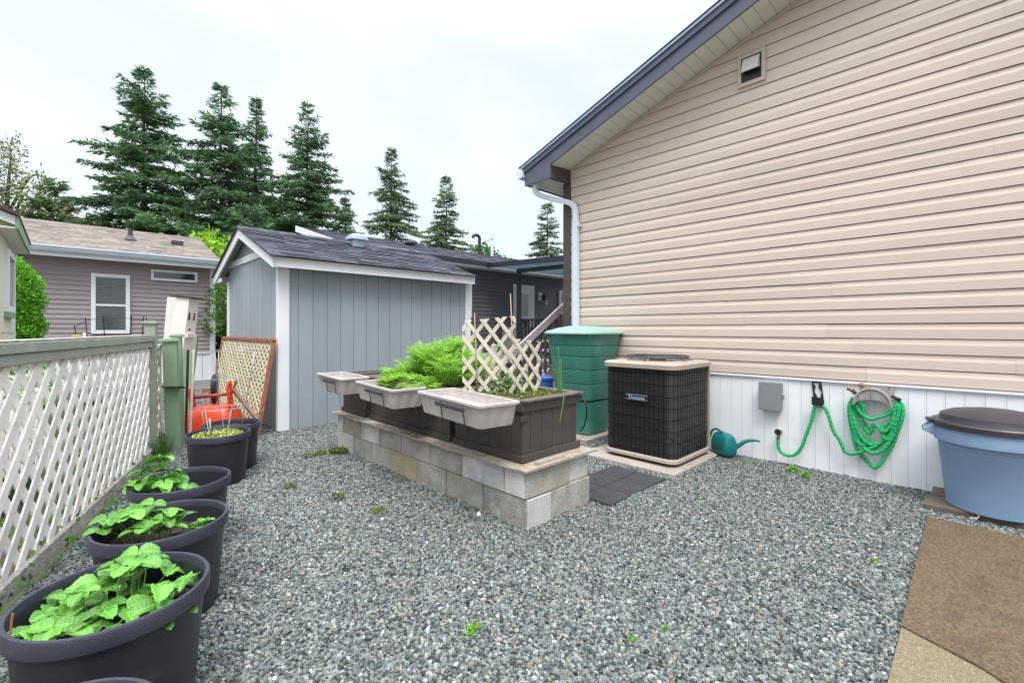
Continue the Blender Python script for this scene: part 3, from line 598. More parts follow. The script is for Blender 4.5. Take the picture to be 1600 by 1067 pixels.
# patio cover
pc = thing('patio_cover', 'dark framed flat patio cover fixed along the charcoal house', 'patio cover', (9.5, 8, 0))
mb = MB(); mb.prism([(8.43, 9.60, 3.12), (8.43, 9.60, 3.24), (8.43, 5.4, 3.10), (8.43, 5.4, 2.96)], (.05, 0, 0)); mb.box(8.43, 5.35, 2.95, 13, 5.40, 3.10); mb.prism([(8.70, 8.7, 2.92), (8.70, 8.7, 3.02), (8.70, 5.4, 2.95), (8.70, 5.4, 2.85)], (.08, 0, 0)); mb.build('frame', 'navy', pc)
mb = MB()
for i in range(30):
    x = 8.485 + i * .15; mb.add([(x, 9.58, 3.15), (x + .13, 9.58, 3.15), (x + .13, 5.4, 3.02), (x, 5.4, 3.02), (x + .14, 9.58, 3.17), (x + .15, 9.58, 3.15), (x + .15, 5.4, 3.02), (x + .14, 5.4, 3.04)], [(0, 1, 2, 3), (1, 4, 7, 2), (4, 5, 6, 7)])
mb.prism([(8.49, 9.58, 3.18), (8.49, 5.4, 3.05), (8.49, 5.4, 3.06), (8.49, 9.58, 3.19)], (4.5, 0, 0))
mb.build('roof_panel', 'awn', pc)
mb = MB(); mb.box(8.70, 8.60, 0, 8.79, 8.70, 2.93); mb.build('post', 'navy', pc)
# porch
pd = thing('porch', 'small porch deck with black railing by the charcoal house door', 'porch', (10, 9.3, 0))
mb = MB(); mb.box(9.0, 8.75, .50, 11.9, 9.95, .62); mb.box(9.02, 8.77, 0, 11.88, 8.79, .50); mb.build('deck', 'rail', pd)
mb = MB(); mb.bar((9.0, 8.8, 1.66), (11.9, 8.8, 1.66), .05, .05); mb.bar((9.0, 8.8, .72), (11.9, 8.8, .72), .04, .04)
for i in range(22): mb.bar((9.02 + i * .137, 8.8, .62), (9.02 + i * .137, 8.8, 1.66), .03, .03, up=(0, 1, 0))
mb.build('railing', 'black', pd)
mb = MB(); mb.box(9.2, 9.05, .62, 10.5, 9.1, 1.45); mb.box(9.2, 9.1, .62, 9.25, 9.8, 1.45); mb.build('screen', 'grey_plastic', pd)
# stairs with sloping handrail beside the tan house
st = thing('stair', 'stair with pale sloping handrail and dark balusters beside the tan house', 'stairs', (5.9, 5.0, 0))
mb = MB(); mb.bar((4.80, 5.0, .93), (7.0, 5.0, 2.32), .045, .115); mb.build('handrail', 'rail', st, bevel=.004)
for i in range(17): x = 4.95 + i * .125; mb = MB(); mb.bar((x, 5.02, max(.05, (x - 4.8) * .63 + .1)), (x, 5.02, .90 + (x - 4.8) * .632), .035, .035, up=(0, 1, 0)); mb.build('baluster', 'brown_trim', st)
mb = MB(); mb.box(5.32, 4.96, 0, 5.42, 5.06, 1.16); mb.build('newel_post', 'brown_trim', st); mb = MB(); mb.box(6.9, 4.96, 0, 7.0, 5.06, 2.3); mb.build('newel_post', 'brown_trim', st)
mb = MB()
for i in range(7): mb.box(5.05 + i * .27, 5.07, .12 + i * .17, 5.35 + i * .27, 6.1, .16 + i * .17)
mb.bar((4.95, 5.08, .02), (7.0, 5.08, 1.3), .04, .24); mb.build('tread', 'rail', st)
mb = MB(); mb.lathe(5.25, 4.62, [(.10, 0.0), (.12, .62), (.135, .63), (.135, .66), (.0, .70)], 18); mb.build('blue_container', 'bluep', label='blue plastic container behind the green rain barrel', cat='container', smooth='auto')

# ------------------------------------------------------------------ mauve brown house (left, far)
bh = thing('mauve_house', 'mauve brown sided house with pale brown shingle roof beyond the fence', 'house', (0, 17, 0))
BY = 15.0
mb = MB(); laps(mb, 'y', BY, -1, -7, 2.92, .74, 3.12, .1135, PLAIN, seams=3.6, rnd=random.Random(61)); mb.box(-7, BY + .01, 0, 2.9, 20, 3.1); mb.prism([(2.89, BY, 3.1), (2.89, 17.5, 4.2), (2.89, 20, 3.1)], (-9.8, 0, 0)); mb.build('wall', 'brown_siding', bh)
mb = MB()
for i in range(33): mb.box(-6.9 + i * .3, BY - .02, -.05, -6.61 + i * .3, BY - .001, .73)
mb.box(-7, BY - .045, .72, 2.93, BY - .0205, .755); mb.build('skirting', 'white_vinyl', bh)
mb = MB(); mb.box(2.88, BY - .04, 0, 3.0, BY + .05, 3.1); mb.build('corner_board', 'white', bh)
mb = MB(); mb.box(-7.2, 14.62, 3.09, 3.05, 14.99, 3.11); mb.box(-7.2, 14.60, 3.05, 3.05, 14.62, 3.17); mb.build('soffit', 'white', bh)
mb = MB(); mb.prism([(-7.2, y, z) for y, z in [(14.60, 3.15), (14.53, 3.15), (14.50, 3.20), (14.50, 3.235), (14.47, 3.25), (14.47, 3.29), (14.485, 3.29), (14.52, 3.22), (14.60, 3.20)]], (10.3, 0, 0)); mb.build('gutter', 'gutter', bh)
mb = MB(); shingles(mb, (-7.2, 14.52, 3.27), (1, 0, 0), (0, 1, .35), 10.25, 3.16, .14, .28, .012, random.Random(19)); mb.quad((-7.2, 17.5, 4.31), (3.05, 17.5, 4.31), (3.05, 20.4, 3.27), (-7.2, 20.4, 3.27)); mb.build('roof', 'bshingle', bh)
window(bh, 'window', BY - .02, .434, 1.16, 1.285, 2.75, .085, mid=1.985, blind='blind', nblind=26)
window(bh, 'window', BY - .02, 1.575, 2.58, 2.665, 2.945, .06)
mb = MB(); mb.lathe(1.25, 16.05, [(.15, 3.80), (.07, 3.92), (.055, 3.93), (.055, 4.10), (0, 4.10)], 16); mb.build('roof_pipe', 'dark_plastic', bh, smooth='auto')
mb = MB(); mb.box(2.15, 15.95, 3.76, 2.42, 16.15, 3.92); mb.build('roof_vent', 'dark_plastic', bh, bevel=.01)

# ------------------------------------------------------------------ cream shed at left edge
cs = thing('cream_shed', 'cream sided shed with green fascia at the left edge', 'shed', (-2, 9, 0))
cx_ = -.56
mb = MB(); mb.box(-4, 7.95, 0, cx_, 10.12, 2.6); mb.prism([(-4, 7.95, 2.6), (cx_, 7.95, 2.6), (-.42, 7.95, 2.585), (-.42, 7.95, 2.69), (-2.3, 7.95, 3.49), (-4, 7.95, 2.8)], (0, 2.17, 0))
for i in range(14): mb.box(cx_, 8.0 + i * .15, 0, cx_ + .004, 8.145 + i * .15, 2.58)
mb.build('wall', 'cream', cs)
mb = MB(); mb.box(cx_ + .0045, 10.0, 0, cx_ + .02, 10.14, 2.58); mb.build('corner_board', 'white', cs)
mb = MB(); mb.box(cx_ + .005, 7.78, 2.56, -.416, 10.24, 2.58); mb.build('soffit', 'soffit', cs)
mb = MB(); mb.box(-.415, 7.75, 2.56, -.392, 10.25, 2.70); mb.build('fascia', 'green_post', cs)
mb = MB(); mb.prism([(-.385, 7.70, 2.70), (-.385, 7.70, 2.74), (-2.3, 7.70, 3.54), (-2.3, 7.70, 3.50)], (0, 2.6, 0)); mb.prism([(-4.4, 7.55, 2.74), (-4.4, 7.55, 2.80), (-2.3, 7.55, 3.58), (-2.3, 7.55, 3.52)], (0, 2.8, 0)); mb.build('roof', mat('maroon_roof', (.09, .045, .05), .8, bump=.4), cs)
mb = MB(); mb.prism([(-.416, 7.76, 2.60), (-.416, 7.76, 2.70), (-2.3, 7.76, 3.50), (-2.3, 7.76, 3.40)], (0, .03, 0)); mb.build('barge_board', 'white', cs)
window(cs, 'window', cx_, 8.62, 9.62, 1.62, 2.42, .07, trim='white', ax='x')
mb = MB(); mb.box(cx_ + .005, 8.58, 1.55, cx_ + .05, 9.66, 1.62); mb.build('window_sill', 'green_post', cs)
mb = MB(); mb.bar((cx_, 8.25, 1.35), (cx_ + .09, 8.25, 1.35), .02, .02); mb.bar((cx_ + .09, 8.2, 1.35), (cx_ + .09, 8.32, 1.35), .02, .02); mb.build('hook', 'wire', cs)

# ------------------------------------------------------------------ trees
def spikes(P, D, Lh, Wd, rs):
    """diamond-shaped tufts: start P, direction D (n,3), lengths, widths -> V,F(quads)"""
    n = len(P); up = rs.normal(size=(n, 3)); sd2 = np.cross(D, up); sd2 /= np.linalg.norm(sd2, axis=1)[:, None] + 1e-9
    a = P; b = P + D * (Lh * .45)[:, None] + sd2 * (Wd / 2)[:, None]; c = P + D * Lh[:, None]; d = P + D * (Lh * .45)[:, None] - sd2 * (Wd / 2)[:, None]
    V = np.stack([a, b, c, d], 1).reshape(-1, 3); F = np.arange(4 * n).reshape(n, 4); return V, F
def conifer(label, x, y, h, r, seed, m='needle', z0=0, dens=.86, low=.06, droop=.25, group=None, top=.9, tuft=.30, tw=.07):
    rs = np.random.RandomState(seed); root = thing('conifer_tree', label, 'tree', (x, y, 0), group)
    tb = MB(); tr = h * .011 + .05
    tb.tube([(x + .05 * math.sin(i * 1.3), y + .05 * math.cos(i * 1.7), h * i / 12) for i in range(13)], [tr * (1 - i / 12.6) for i in range(13)], 8)
    limbs = tb
    Ps, Ds, Ls, Ws, Ts = [], [], [], [], []
    z = h * low
    while z < h * .985:
        f = 1 - z / h; nb = rs.randint(4, 7); ph = rs.rand() * 6.28
        for k in range(nb):
            if rs.rand() > (dens if f > .13 else .62): continue
            az = ph + k * 6.283 / nb + rs.uniform(-.35, .35); Lb = r * (f ** top) * (1 - .5 * math.exp(-f * 9)) * rs.uniform(.50, 1.0) * (1.18 if rs.rand() > .85 else 1) + .10
            dr_ = np.array([math.cos(az), math.sin(az)]); sl0 = rs.uniform(-.05, .22) + (.9 if f < .1 else (.35 if f < .2 else 0)); dz_ = rs.uniform(.7, 1.2) * droop
            m_ = max(3, int(Lb / .17)); tt = (np.arange(m_) + rs.rand(m_) * .5) / m_; tt = tt[tt > .08]
            bx = x + dr_[0] * Lb * tt; by = y + dr_[1] * Lb * tt; bz = z + Lb * (sl0 * tt - dz_ * tt ** 1.5 + .22 * np.maximum(0, tt - .6))
            if Lb > .8: limbs.tube([(x + dr_[0] * Lb * q, y + dr_[1] * Lb * q, z + Lb * (sl0 * q - dz_ * q ** 1.5)) for q in (0, .35, .7)], [.035, .022, .01], 4, caps=False)
            clump = rs.rand()
            for q in range(len(tt)):
                p = np.array([bx[q], by[q], bz[q]]); tl = (Lb * .38 * (1 - tt[q]) * min(1, tt[q] * 3) + .22) * rs.uniform(.6, 1.2)
                for sgn in (-1, 1, 0):
                    a2 = az + sgn * rs.uniform(.6, 1.15); dd = np.array([math.cos(a2), math.sin(a2), rs.uniform(-.28, .06)])
                    ns = max(1, int(tl / (tuft * .42))) if sgn else 1
                    st_ = (np.arange(ns) / ns)[:, None] * tl * dd
                    for w_ in range(ns):
                        for rep in range(3):
                            Ps.append(p + st_[w_] + rs.normal(size=3) * .03); j = dd + rs.normal(size=3) * np.array([.45, .45, .30]); j[2] -= .10; j /= np.linalg.norm(j)
                            Ds.append(j); Ls.append(tuft * rs.uniform(.6, 1.25)); Ws.append(tw * rs.uniform(.6, 1.3)); Ts.append(np.clip(.5 + (clump - .5) * .6 + rs.normal() * .18, 0, 1))
        z += (.22 + .42 * f) * (h / 16) ** .5
    limbs.build('trunk', 'bark', root)
    V, F = spikes(np.array(Ps), np.array(Ds), np.array(Ls), np.array(Ws), rs)
    tri_mesh('crown', V, F, Ts, m, root); return root
def leafy(name, label, cat, x, y, blobs, m, seed, leaf=.12, n=2500, trunk=None, group=None, asp=.6, base=None, up=0):
    rs = np.random.RandomState(seed); root = thing(name, label, cat, (x, y, 0) if base is None else base, group)
    tb = MB()
    if trunk:
        for pts, r0, r1 in trunk: tb.tube(catmull(pts, 4), list(np.linspace(r0, r1, (len(pts) - 1) * 4 + 1)), 7)
        tb.build('trunk', 'bark', root, smooth=True)
    Ps, Ds, Ts = [], [], []
    vol = sum(b[3] * b[4] * b[5] for b in blobs)
    for (bx, by, bz, rx, ry, rz2) in blobs:
        k = max(30, int(n * rx * ry * rz2 / vol)); u_ = rs.normal(size=(k, 3)); u_ /= np.linalg.norm(u_, axis=1)[:, None]; rad = rs.uniform(.35, 1.08, k) ** .6
        rad *= 1 + .18 * np.sin(u_[:, 0] * 7 + u_[:, 2] * 9 + bx) ; P = np.array([bx, by, bz]) + u_ * rad[:, None] * np.array([rx, ry, rz2])
        D = u_ * .6 + rs.normal(size=(k, 3)) * .7 + np.array([0, 0, up]); D /= np.linalg.norm(D, axis=1)[:, None]
        Ps.append(P); Ds.append(D); Ts.append(np.clip(.5 + (rs.rand() - .5) * .4 + rs.normal(size=k) * .22, 0, 1))
    P = np.concatenate(Ps); D = np.concatenate(Ds); T = np.concatenate(Ts)
    V, F = spikes(P, D, leaf * rs.uniform(.6, 1.3, len(P)), leaf * asp * rs.uniform(.6, 1.2, len(P)), rs)
    tri_mesh('foliage' if not trunk else 'crown', V, F, T, m, root); return root
GC = 'tall conifers behind the houses'
conifer('broadest tall conifer, leftmost of the row behind the mauve house', 3.44, 35.85, 17.5, 8.0, 1, group=GC, tuft=.38, tw=.085, top=.80)
conifer('dark conifer just right of the broadest one, above the shed gable', 6.81, 32.5, 16.6, 7.0, 2, group=GC, tuft=.36, tw=.085, top=.85)
conifer('slender pointed conifer between two taller dark ones', 9.55, 35.45, 17.9, 6.2, 3, group=GC, dens=.8, tuft=.34, tw=.08, top=1.0)
conifer('tall conifer with sparse right side, above the shed roof', 11.4, 30.9, 16.5, 6.6, 4, group=GC, dens=.82, tuft=.34, tw=.08, top=.9)
conifer('short small conifer tucked right of the tall group', 14.9, 33.0, 11.3, 2.5, 5, group=GC, tuft=.30)
conifer('free standing pyramidal conifer, left one of the pale pair', 19.4, 34.2, 16.6, 7.0, 6, m='needle2', dens=.78, group=GC, tuft=.32, tw=.075, low=.2, droop=.32, top=.92)
conifer('free standing pyramidal conifer, right one of the pale pair', 23.9, 32.6, 15.0, 6.0, 7, m='needle2', dens=.75, group=GC, tuft=.30, tw=.075, low=.2, droop=.3, top=.92)
conifer('thin airy conifer beside the tan house corner', 27.2, 23.75, 11.5, 4.0, 8, m='needle2', dens=.65, group=GC, tuft=.24, tw=.06, low=.1, top=.75)
conifer('low spreading conifer at the left end of the row', -.5, 39.0, 10.4, 5.0, 9, group=GC, tuft=.36, tw=.09, top=.6)
conifer('bushy low conifer at the right foot of the dark row', 12.6, 29.0, 7.4, 4.0, 14, group=GC, tuft=.34, tw=.09, top=.5)
conifer('bushy low conifer in front of the dark row', 7.6, 29.5, 8.6, 4.2, 12, group=GC, tuft=.34, tw=.09, top=.5)
leafy('leafy_tree', 'olive leaved deciduous tree at the left edge behind the mauve roof', 'tree', -2.5, 40, [(-4.5, 39, 9.3, 2.0, 2, 2.2), (-2.9, 40, 10.4, 1.3, 1.6, 1.9), (-1.2, 39, 9.2, 1.0, 1.5, 1.5), (-.2, 38.5, 8.0, 1.0, 1.5, 1.3), (-6.5, 40, 10.5, 2.2, 2, 3), (-3, 39, 7, 3.5, 2, 1.8), (-2.2, 40, 12.0, .6, .8, 1.0), (-4.0, 39, 11.4, .7, .8, 1.0)], 'oleaf', 21, leaf=.24, n=10500, up=.5, asp=.5,
      trunk=[([(-2.5, 40, 0), (-2.6, 40, 4), (-2.5, 40, 8), (-2.3, 40, 12)], .3, .03)] + [([(-2.5, 40, 4 + k * .8), (-2.5 + sx_ * .6, 39.8, 6.5 + k * .8), (-2.5 + sx_, 39.5, 8 + k * .5)], .10, .015) for k, sx_ in enumerate((-2.6, 1.4, -1.8, .9, -1.0, 1.6))])
leafy('leafy_tree', 'yellow green leafed tree between the mauve roof and the shed gable', 'tree', 4.4, 26, [(4.9, 26, 5.0, 1.1, 1.1, 1.05), (3.9, 26.6, 5.0, .9, 1, .8), (5.6, 25.8, 4.7, 1.0, 1, 1.0), (4.6, 26, 3.6, 1.6, 1.2, 1.3), (4.4, 26.5, 2.2, 1.4, 1.2, 1.2)], 'yleaf', 22, leaf=.26, n=3200, asp=.7,
      trunk=[([(4.5, 26.2, 0), (4.5, 26.2, 3), (4.6, 26.1, 5)], .12, .04)])
leafy('leafy_tree', 'rounded mid green tree behind the pipes on the charcoal roof', 'tree', 20.5, 22.9, [(19.7, 22.9, 5.9, .9, 1, 1.2), (20.8, 22.3, 5.5, .8, 1, .8), (22, 21.9, 5.1, 1.2, 1, .6), (23.6, 21, 5.0, 1.2, 1, .6)], 'gleaf', 23, leaf=.22, n=3600,
      trunk=[([(20, 22.8, 0), (20, 22.8, 3), (19.8, 22.8, 6)], .12, .04)])
leafy('leafy_tree', 'dark twisted shrub tree seen through the gap left of the shed', 'tree', 3.2, 13.6, [(3.25, 14.6, 2.3, .5, .5, .5), (3.45, 14.4, 3.1, .4, .4, .7), (2.95, 14.8, 1.6, .35, .4, .35), (3.5, 14.8, 1.4, .3, .3, .4)], 'gleaf', 24, leaf=.10, n=1600,
      trunk=[([(3.25, 14.2, 0), (3.2, 14.2, 1.0), (3.3, 14.1, 1.7), (3.15, 14.2, 2.4)], .07, .03), ([(3.2, 14.2, 1.2), (3.45, 14.0, 1.7), (3.35, 14.0, 2.2)], .05, .02), ([(3.2, 14.2, 1.5), (3.0, 14.2, 2.0), (3.1, 14.2, 2.3)], .04, .02)])
leafy('cedar_shrub', 'bright green columnar cedar shrub between cream shed and mauve house', 'shrub', -.55, 12.0, [(-.58, 12.0, .8, .30, .30, 1.0), (-.58, 12.0, 1.3, .30, .30, .7), (-.59, 12.0, 1.75, .30, .29, .62), (-.59, 12.0, 2.08, .28, .27, .50), (-.60, 12.0, 2.30, .20, .20, .32)], 'cedar', 25, leaf=.06, n=36000, asp=.45, up=.8)
mb = MB(); mb.quad((2.6, 11.6, -.003), (5.4, 11.6, -.003), (5.4, 16, -.003), (3.1, 16, -.003)); mb.build('lawn', 'grass', kind='structure', base=(4, 14, 0))

# ------------------------------------------------------------------ lattice fence (left)
fr = random.Random(31)
FD = Vector((.3028, .9530, 0)); FN = Vector((.9530, -.3028, 0))     # along and across the fence, FN points to the yard
FO = Vector((-.238, 3.468, 0)) - FD * 2.2
FL = 2.2 + 2.93
fen = thing('lattice_fence', 'white lattice fence panel under a weathered green double top rail', 'fence', tuple(FO + FD * FL / 2))
mb = MB(); lattice(mb, FO + Vector((0, 0, .05)), FD, FL, 1.18, .182, .064, .009, FN * -1, rnd=fr, ang=49); mb.build('lattice', 'white_old', fen, bevel=.0015)
mb = MB(); a = FO + FN * .015; mb.bar(a + Vector((0, 0, 1.301)), a + FD * FL + Vector((0, 0, 1.296)), .045, .056); mb.build('top_rail', 'green_wood', fen, bevel=.004)
mb = MB(); a = FO + FN * .006; mb.bar(a + Vector((0, 0, 1.243)), a + FD * FL + Vector((0, 0, 1.230)), .04, .058); mb.build('middle_rail', 'green_wood', fen, bevel=.004)
mb = MB(); a = FO - FN * .03; mb.bar(a + Vector((0, 0, 1.3365)), a + FD * FL + Vector((0, 0, 1.3315)), .12, .013); mb.build('cap_rail', 'rot_wood', fen, bevel=.003)
mb = MB(); a = FO + FN * .02; mb.bar(a + Vector((0, 0, .06)), a + FD * FL + Vector((0, 0, .06)), .035, .10); mb.build('base_board', 'rot_wood', fen, bevel=.004)
def post(parent, name, c, z1, s, m='green_wood', cap=True, lean=(0, 0), z0=0):
    """square post with a bevelled cap; lean shifts the top"""
    c = Vector((*c, z0)); t = Vector((c.x + lean[0], c.y + lean[1], z1)); mb = MB(); up = FD
    mb.bar(c, t, s, s, up=up); p = mb.build(name, m, parent, bevel=.004)
    if cap:
        k = MB(); d = (t - c).normalized(); k.bar(t, t + d * .022, s * 1.35, s * 1.35, up=up); k.bar(t + d * .0221, t + d * .036, s * 1.1, s * 1.1, up=up); k.build('post_cap', m, p, bevel=.004)
    return p
pe = FO + FD * (FL + .055)
post(fen, 'post', (pe.x, pe.y), 1.455, .098)
# short panel and the leaning green gate posts
f2 = thing('narrow_fence', 'narrow peeling white lattice panel between the green posts', 'fence', tuple(pe + FD * .3))
mb = MB(); lattice(mb, pe + FD * .06 + Vector((0, 0, .05)), FD, .30, 1.14, .182, .055, .009, FN * -1, rnd=fr, ang=49); mb.bar(pe + FD * .385 + Vector((0, 0, .03)), pe + FD * .385 + Vector((0, 0, 1.19)), .03, .05, up=FD)
mb.bar(pe + FD * .06 + Vector((0, 0, 1.20)), pe + FD * .39 + Vector((0, 0, 1.20)), .06, .035); mb.bar(pe + FD * .075 + FN * .02 + Vector((0, 0, .03)), pe + FD * .075 + FN * .02 + Vector((0, 0, 1.44)), .012, .03, up=FD); mb.build('lattice', 'white_old', f2, bevel=.002)
gp = thing('gate_post', 'wide green post with cap, black strap round its middle', 'post', (.93, 6.60, 0))
post(gp, 'post', (.905, 6.58), 1.255, .135, 'green_post', lean=(-.035, -.01))
mb = MB(); mb.bar((.80, 6.50, .735), (.985, 6.515, .72), .17, .022, up=(0, 0, 1)); mb.build('strap', 'black', gp)
gp2 = thing('gate_post', 'green post standing close behind the strapped post', 'post', (1.03, 6.86, 0))
post(gp2, 'post', (1.0, 6.86), 1.30, .10, 'green_post', lean=(-.03, 0))
gp3 = thing('gate_post', 'leaning green post right of the white nest box', 'post', (1.6, 9.2, 0))
post(gp3, 'post', (1.38, 9.10), 1.30, .16, 'green_post', cap=False, lean=(.12, 0))
gp4 = thing('fence_board', 'peeling dark and white board edge between the green posts', 'board', (1.1, 7.0, 0))
mb = MB(); mb.bar((1.075, 6.95, 0.0), (1.10, 6.95, 1.14), .022, .05, up=(0, 1, 0)); mb.build('dark_edge', 'bark', gp4)
mb = MB(); mb.bar((1.11, 6.90, 0.0), (1.15, 6.90, 1.14), .022, .03, up=(0, 1, 0)); mb.build('white_edge', 'white_old', gp4)
# nest box on a leaning pole
nb = thing('nest_box', 'tall white wooden nest box with a flat roof, tilted on the green posts', 'nest box', (1.2, 7.5, 1.2))
Tm = Matrix.Translation((1.08, 7.47, 1.10)) @ Matrix.Rotation(R(-50), 4, 'Z') @ Matrix.Rotation(R(6), 4, 'Y') @ Matrix.Rotation(R(-2), 4, 'X')
mb = MB(Tm); mb.box(-.075, -.075, 0, .12, .10, .72); bx_ = mb.build('body', 'white_old', nb, bevel=.004)
mb = MB(Tm); mb.box(-.155, -.10, .725, .18, .13, .742); mb.build('roof', 'dark_plastic', nb); mb = MB(Tm); mb.box(-.055, -.085, .7205, .12, .10, .7245); mb.build('roof_batten', 'moss', nb)
mb = MB(Tm)
mb.box(.1205, -.05, .43, .124, -.025, .53); mb.build('entry_slot', 'black', bx_); mb = MB(Tm); mb.box(.1205, .03, .43, .124, .055, .53); mb.build('entry_slot', 'black', bx_); mb = MB(Tm); mb.box(.1205, -.02, .29, .124, .005, .32); mb.build('entry_hole', 'black', bx_)
mb = MB(Tm); mb.box(.1205, -.06, .20, .15, .08, .26); mb.build('ledge', 'white_old', bx_, bevel=.003)
nb2 = MB(Matrix.Translation((.985, 7.72, .85)) @ Matrix.Rotation(R(-40), 4, 'Z') @ Matrix.Rotation(R(5), 4, 'Y')); nb2.box(-.07, -.02, 0, .07, .02, .98); nb2.build('board', 'white_old', label='plain white upright board behind the tilted nest box', cat='board', bevel=.003)
# seen through the gap by the shed: white post
mb = MB(); mb.prism([(2.55, 11.2, .25), (2.71, 11.2, .25), (2.74, 11.2, 1.60), (2.66, 11.2, 1.68), (2.52, 11.2, 1.55)], (0, .05, 0)); mb.build('white_board', 'white_old', label='white upright board in the gap left of the grey shed', cat='board')

# beyond the fence: earth, second fence, clutter
fe2 = thing('lattice_fence', 'second white lattice fence with a green top rail, seen through the first', 'fence', (-.6, 6, 0))
O2 = FO - FN * 1.15 + FD * .6; L2 = 5.4
mb = MB(); lattice(mb, O2 + Vector((0, 0, .02)), FD, L2, 1.0, .13, .068, .009, FN * -1, rnd=fr, ang=45); mb.build('lattice', 'white_old', fe2)
mb = MB(); mb.bar(O2 + FN * .02 + Vector((0, 0, 1.03)), O2 + FD * L2 + FN * .02 + Vector((0, 0, 1.03)), .04, .09); mb.build('top_rail', 'green_post', fe2)
for q, (t_, off, ln, ht, tilt, lab) in enumerate([(2.4, .70, 1.3, .66, .22, 'white lattice offcut leaning behind the fence, near piece'), (3.5, .62, 1.2, .85, .15, 'white lattice offcut leaning behind the fence, far piece'), (1.5, .85, .8, .5, .3, 'small white lattice offcut leaning low behind the fence')]):
    mb = MB(); vv = Vector((-.953 * tilt, .3028 * tilt, 1)).normalized(); lattice(mb, FO - FN * off + FD * t_ + Vector((0, 0, .18)), FD, ln, ht, .12, .052, .009, FN * -1, rnd=fr, ang=50, v=vv); mb.build('lattice_offcut', 'white_old', label=lab, cat='lattice')
for q, (t_, off, sx_, sy_, h_, lab) in enumerate([(3.2, .95, .30, .24, .45, 'black plastic crate behind the lattice fence, taller'), (4.2, .9, .35, .25, .38, 'black plastic crate behind the lattice fence, lower one')]):
    c = FO + FD * t_ - FN * off; mb = MB(); ang_ = math.atan2(FD.y, FD.x); mb.M = Matrix.Translation(c) @ Matrix.Rotation(ang_, 4, 'Z')
    for k in range(7): mb.box(-sx_, -sy_, .02 + k * h_ / 7, sx_, -sy_ + .012, .02 + (k + .55) * h_ / 7); mb.box(-sx_, sy_ - .012, .02 + k * h_ / 7, sx_, sy_, .02 + (k + .55) * h_ / 7)
    for k in range(9): mb.box(-sx_ + k * sx_ / 4 - .008, -sy_ + .0125, 0, -sx_ + k * sx_ / 4 + .008, -sy_ + .02, h_); mb.box(-sx_ + k * sx_ / 4 - .008, sy_ - .02, 0, -sx_ + k * sx_ / 4 + .008, sy_ - .0125, h_)
    mb.box(-sx_, -sy_ + .02, 0, -sx_ + .012, sy_ - .02, h_); mb.box(sx_ - .012, -sy_ + .02, 0, sx_, sy_ - .02, h_); mb.box(-sx_, -sy_ + .021, .0, sx_, sy_ - .021, .015)
    mb.build('crate', 'dark_plastic', label=lab, cat='crate')
mb = MB(); c = FO + FD * 1.9 - FN * .75; mb.M = Matrix.Translation(c) @ Matrix.Rotation(.4, 4, 'Z'); mb.box(-.4, -.25, .35, .4, .25, .38); mb.box(-.38, -.23, 0, -.33, -.18, .35); mb.box(.33, -.23, 0, .38, -.18, .35); mb.box(-.38, .18, 0, -.33, .23, .35); mb.box(.33, .18, 0, .38, .23, .35); mb.build('low_table', 'grey_tarp', label='low grey table seen through the near lattice', cat='table')

# ------------------------------------------------------------------ leaves
def leaflet(mb, c, d, nrm, L_, Wd, rs, fold=.35, sag=.25, nu=13, nv=4):
    d = d.normalized(); sd2 = d.cross(nrm).normalized(); up = sd2.cross(d).normalized(); t = min(1, max(0, rs.gauss(.5, .2)))
    vs = []
    for i in range(nu + 1):
        u_ = i / nu; wv = Wd * (math.sin(PI * min(1, u_ ** .75)) ** .7 if 0 < u_ < 1 else (.02 if u_ == 0 else .10))
        if u_ > .8: wv = max(wv, Wd * .42 * (1 - (u_ - .8) / .2 * .75))
        for j in range(-nv, nv + 1):
            v_ = j / nv; e = wv * v_
            tooth = (.15 * Wd * (1 if i % 2 else -.6)) * (abs(v_) == 1) * (0 < i < nu)
            x_ = L_ * u_ - (0.10 * L_ * abs(v_) if i == nu else 0)
            z_ = abs(v_) * wv * fold - sag * L_ * u_ * u_ + .026 * L_ * math.sin(u_ * 30 - abs(v_) * 9) * abs(v_) ** .5
            vs.append(c + d * (x_ + abs(tooth) * .4) + sd2 * (e + math.copysign(tooth, v_)) + up * z_)
    n_ = 2 * nv + 1
    mb.add(vs, [(i * n_ + j, i * n_ + j + 1, (i + 1) * n_ + j + 1, (i + 1) * n_ + j) for i in range(nu) for j in range(n_ - 1)], [min(1, t + (.28 if j in (nv - 1, nv) else 0) + (.10 if i % 2 else -.06)) for i in range(nu) for j in range(n_ - 1)])
def trifoliate(mb, st_, root, c, size, rs, tilt=None, az=None):
    az = rs.uniform(0, 6.28) if az is None else az
    nrm = Vector((math.cos(az) * rs.uniform(.0, .4), math.sin(az) * rs.uniform(.0, .4), 1)).normalized() if tilt is None else Vector(tilt).normalized()
    f = Vector((math.cos(az), math.sin(az), 0)); f = (f - nrm * f.dot(nrm)).normalized(); s_ = nrm.cross(f)
    for k, a in enumerate((0, 1.75, -1.75)):
        dd = (f * math.cos(a) + s_ * math.sin(a) + nrm * rs.uniform(-.1, .25)); leaflet(mb, c, dd, nrm, size * rs.uniform(.9, 1.1), size * rs.uniform(.34, .43), rs, fold=rs.uniform(.25, .65), sag=rs.uniform(.10, .42))
    mid = (root + c) / 2 + Vector((rs.uniform(-.02, .02), rs.uniform(-.02, .02), .02)); st_.tube(catmull([root, mid, c], 4), .0022, 5, caps=False)
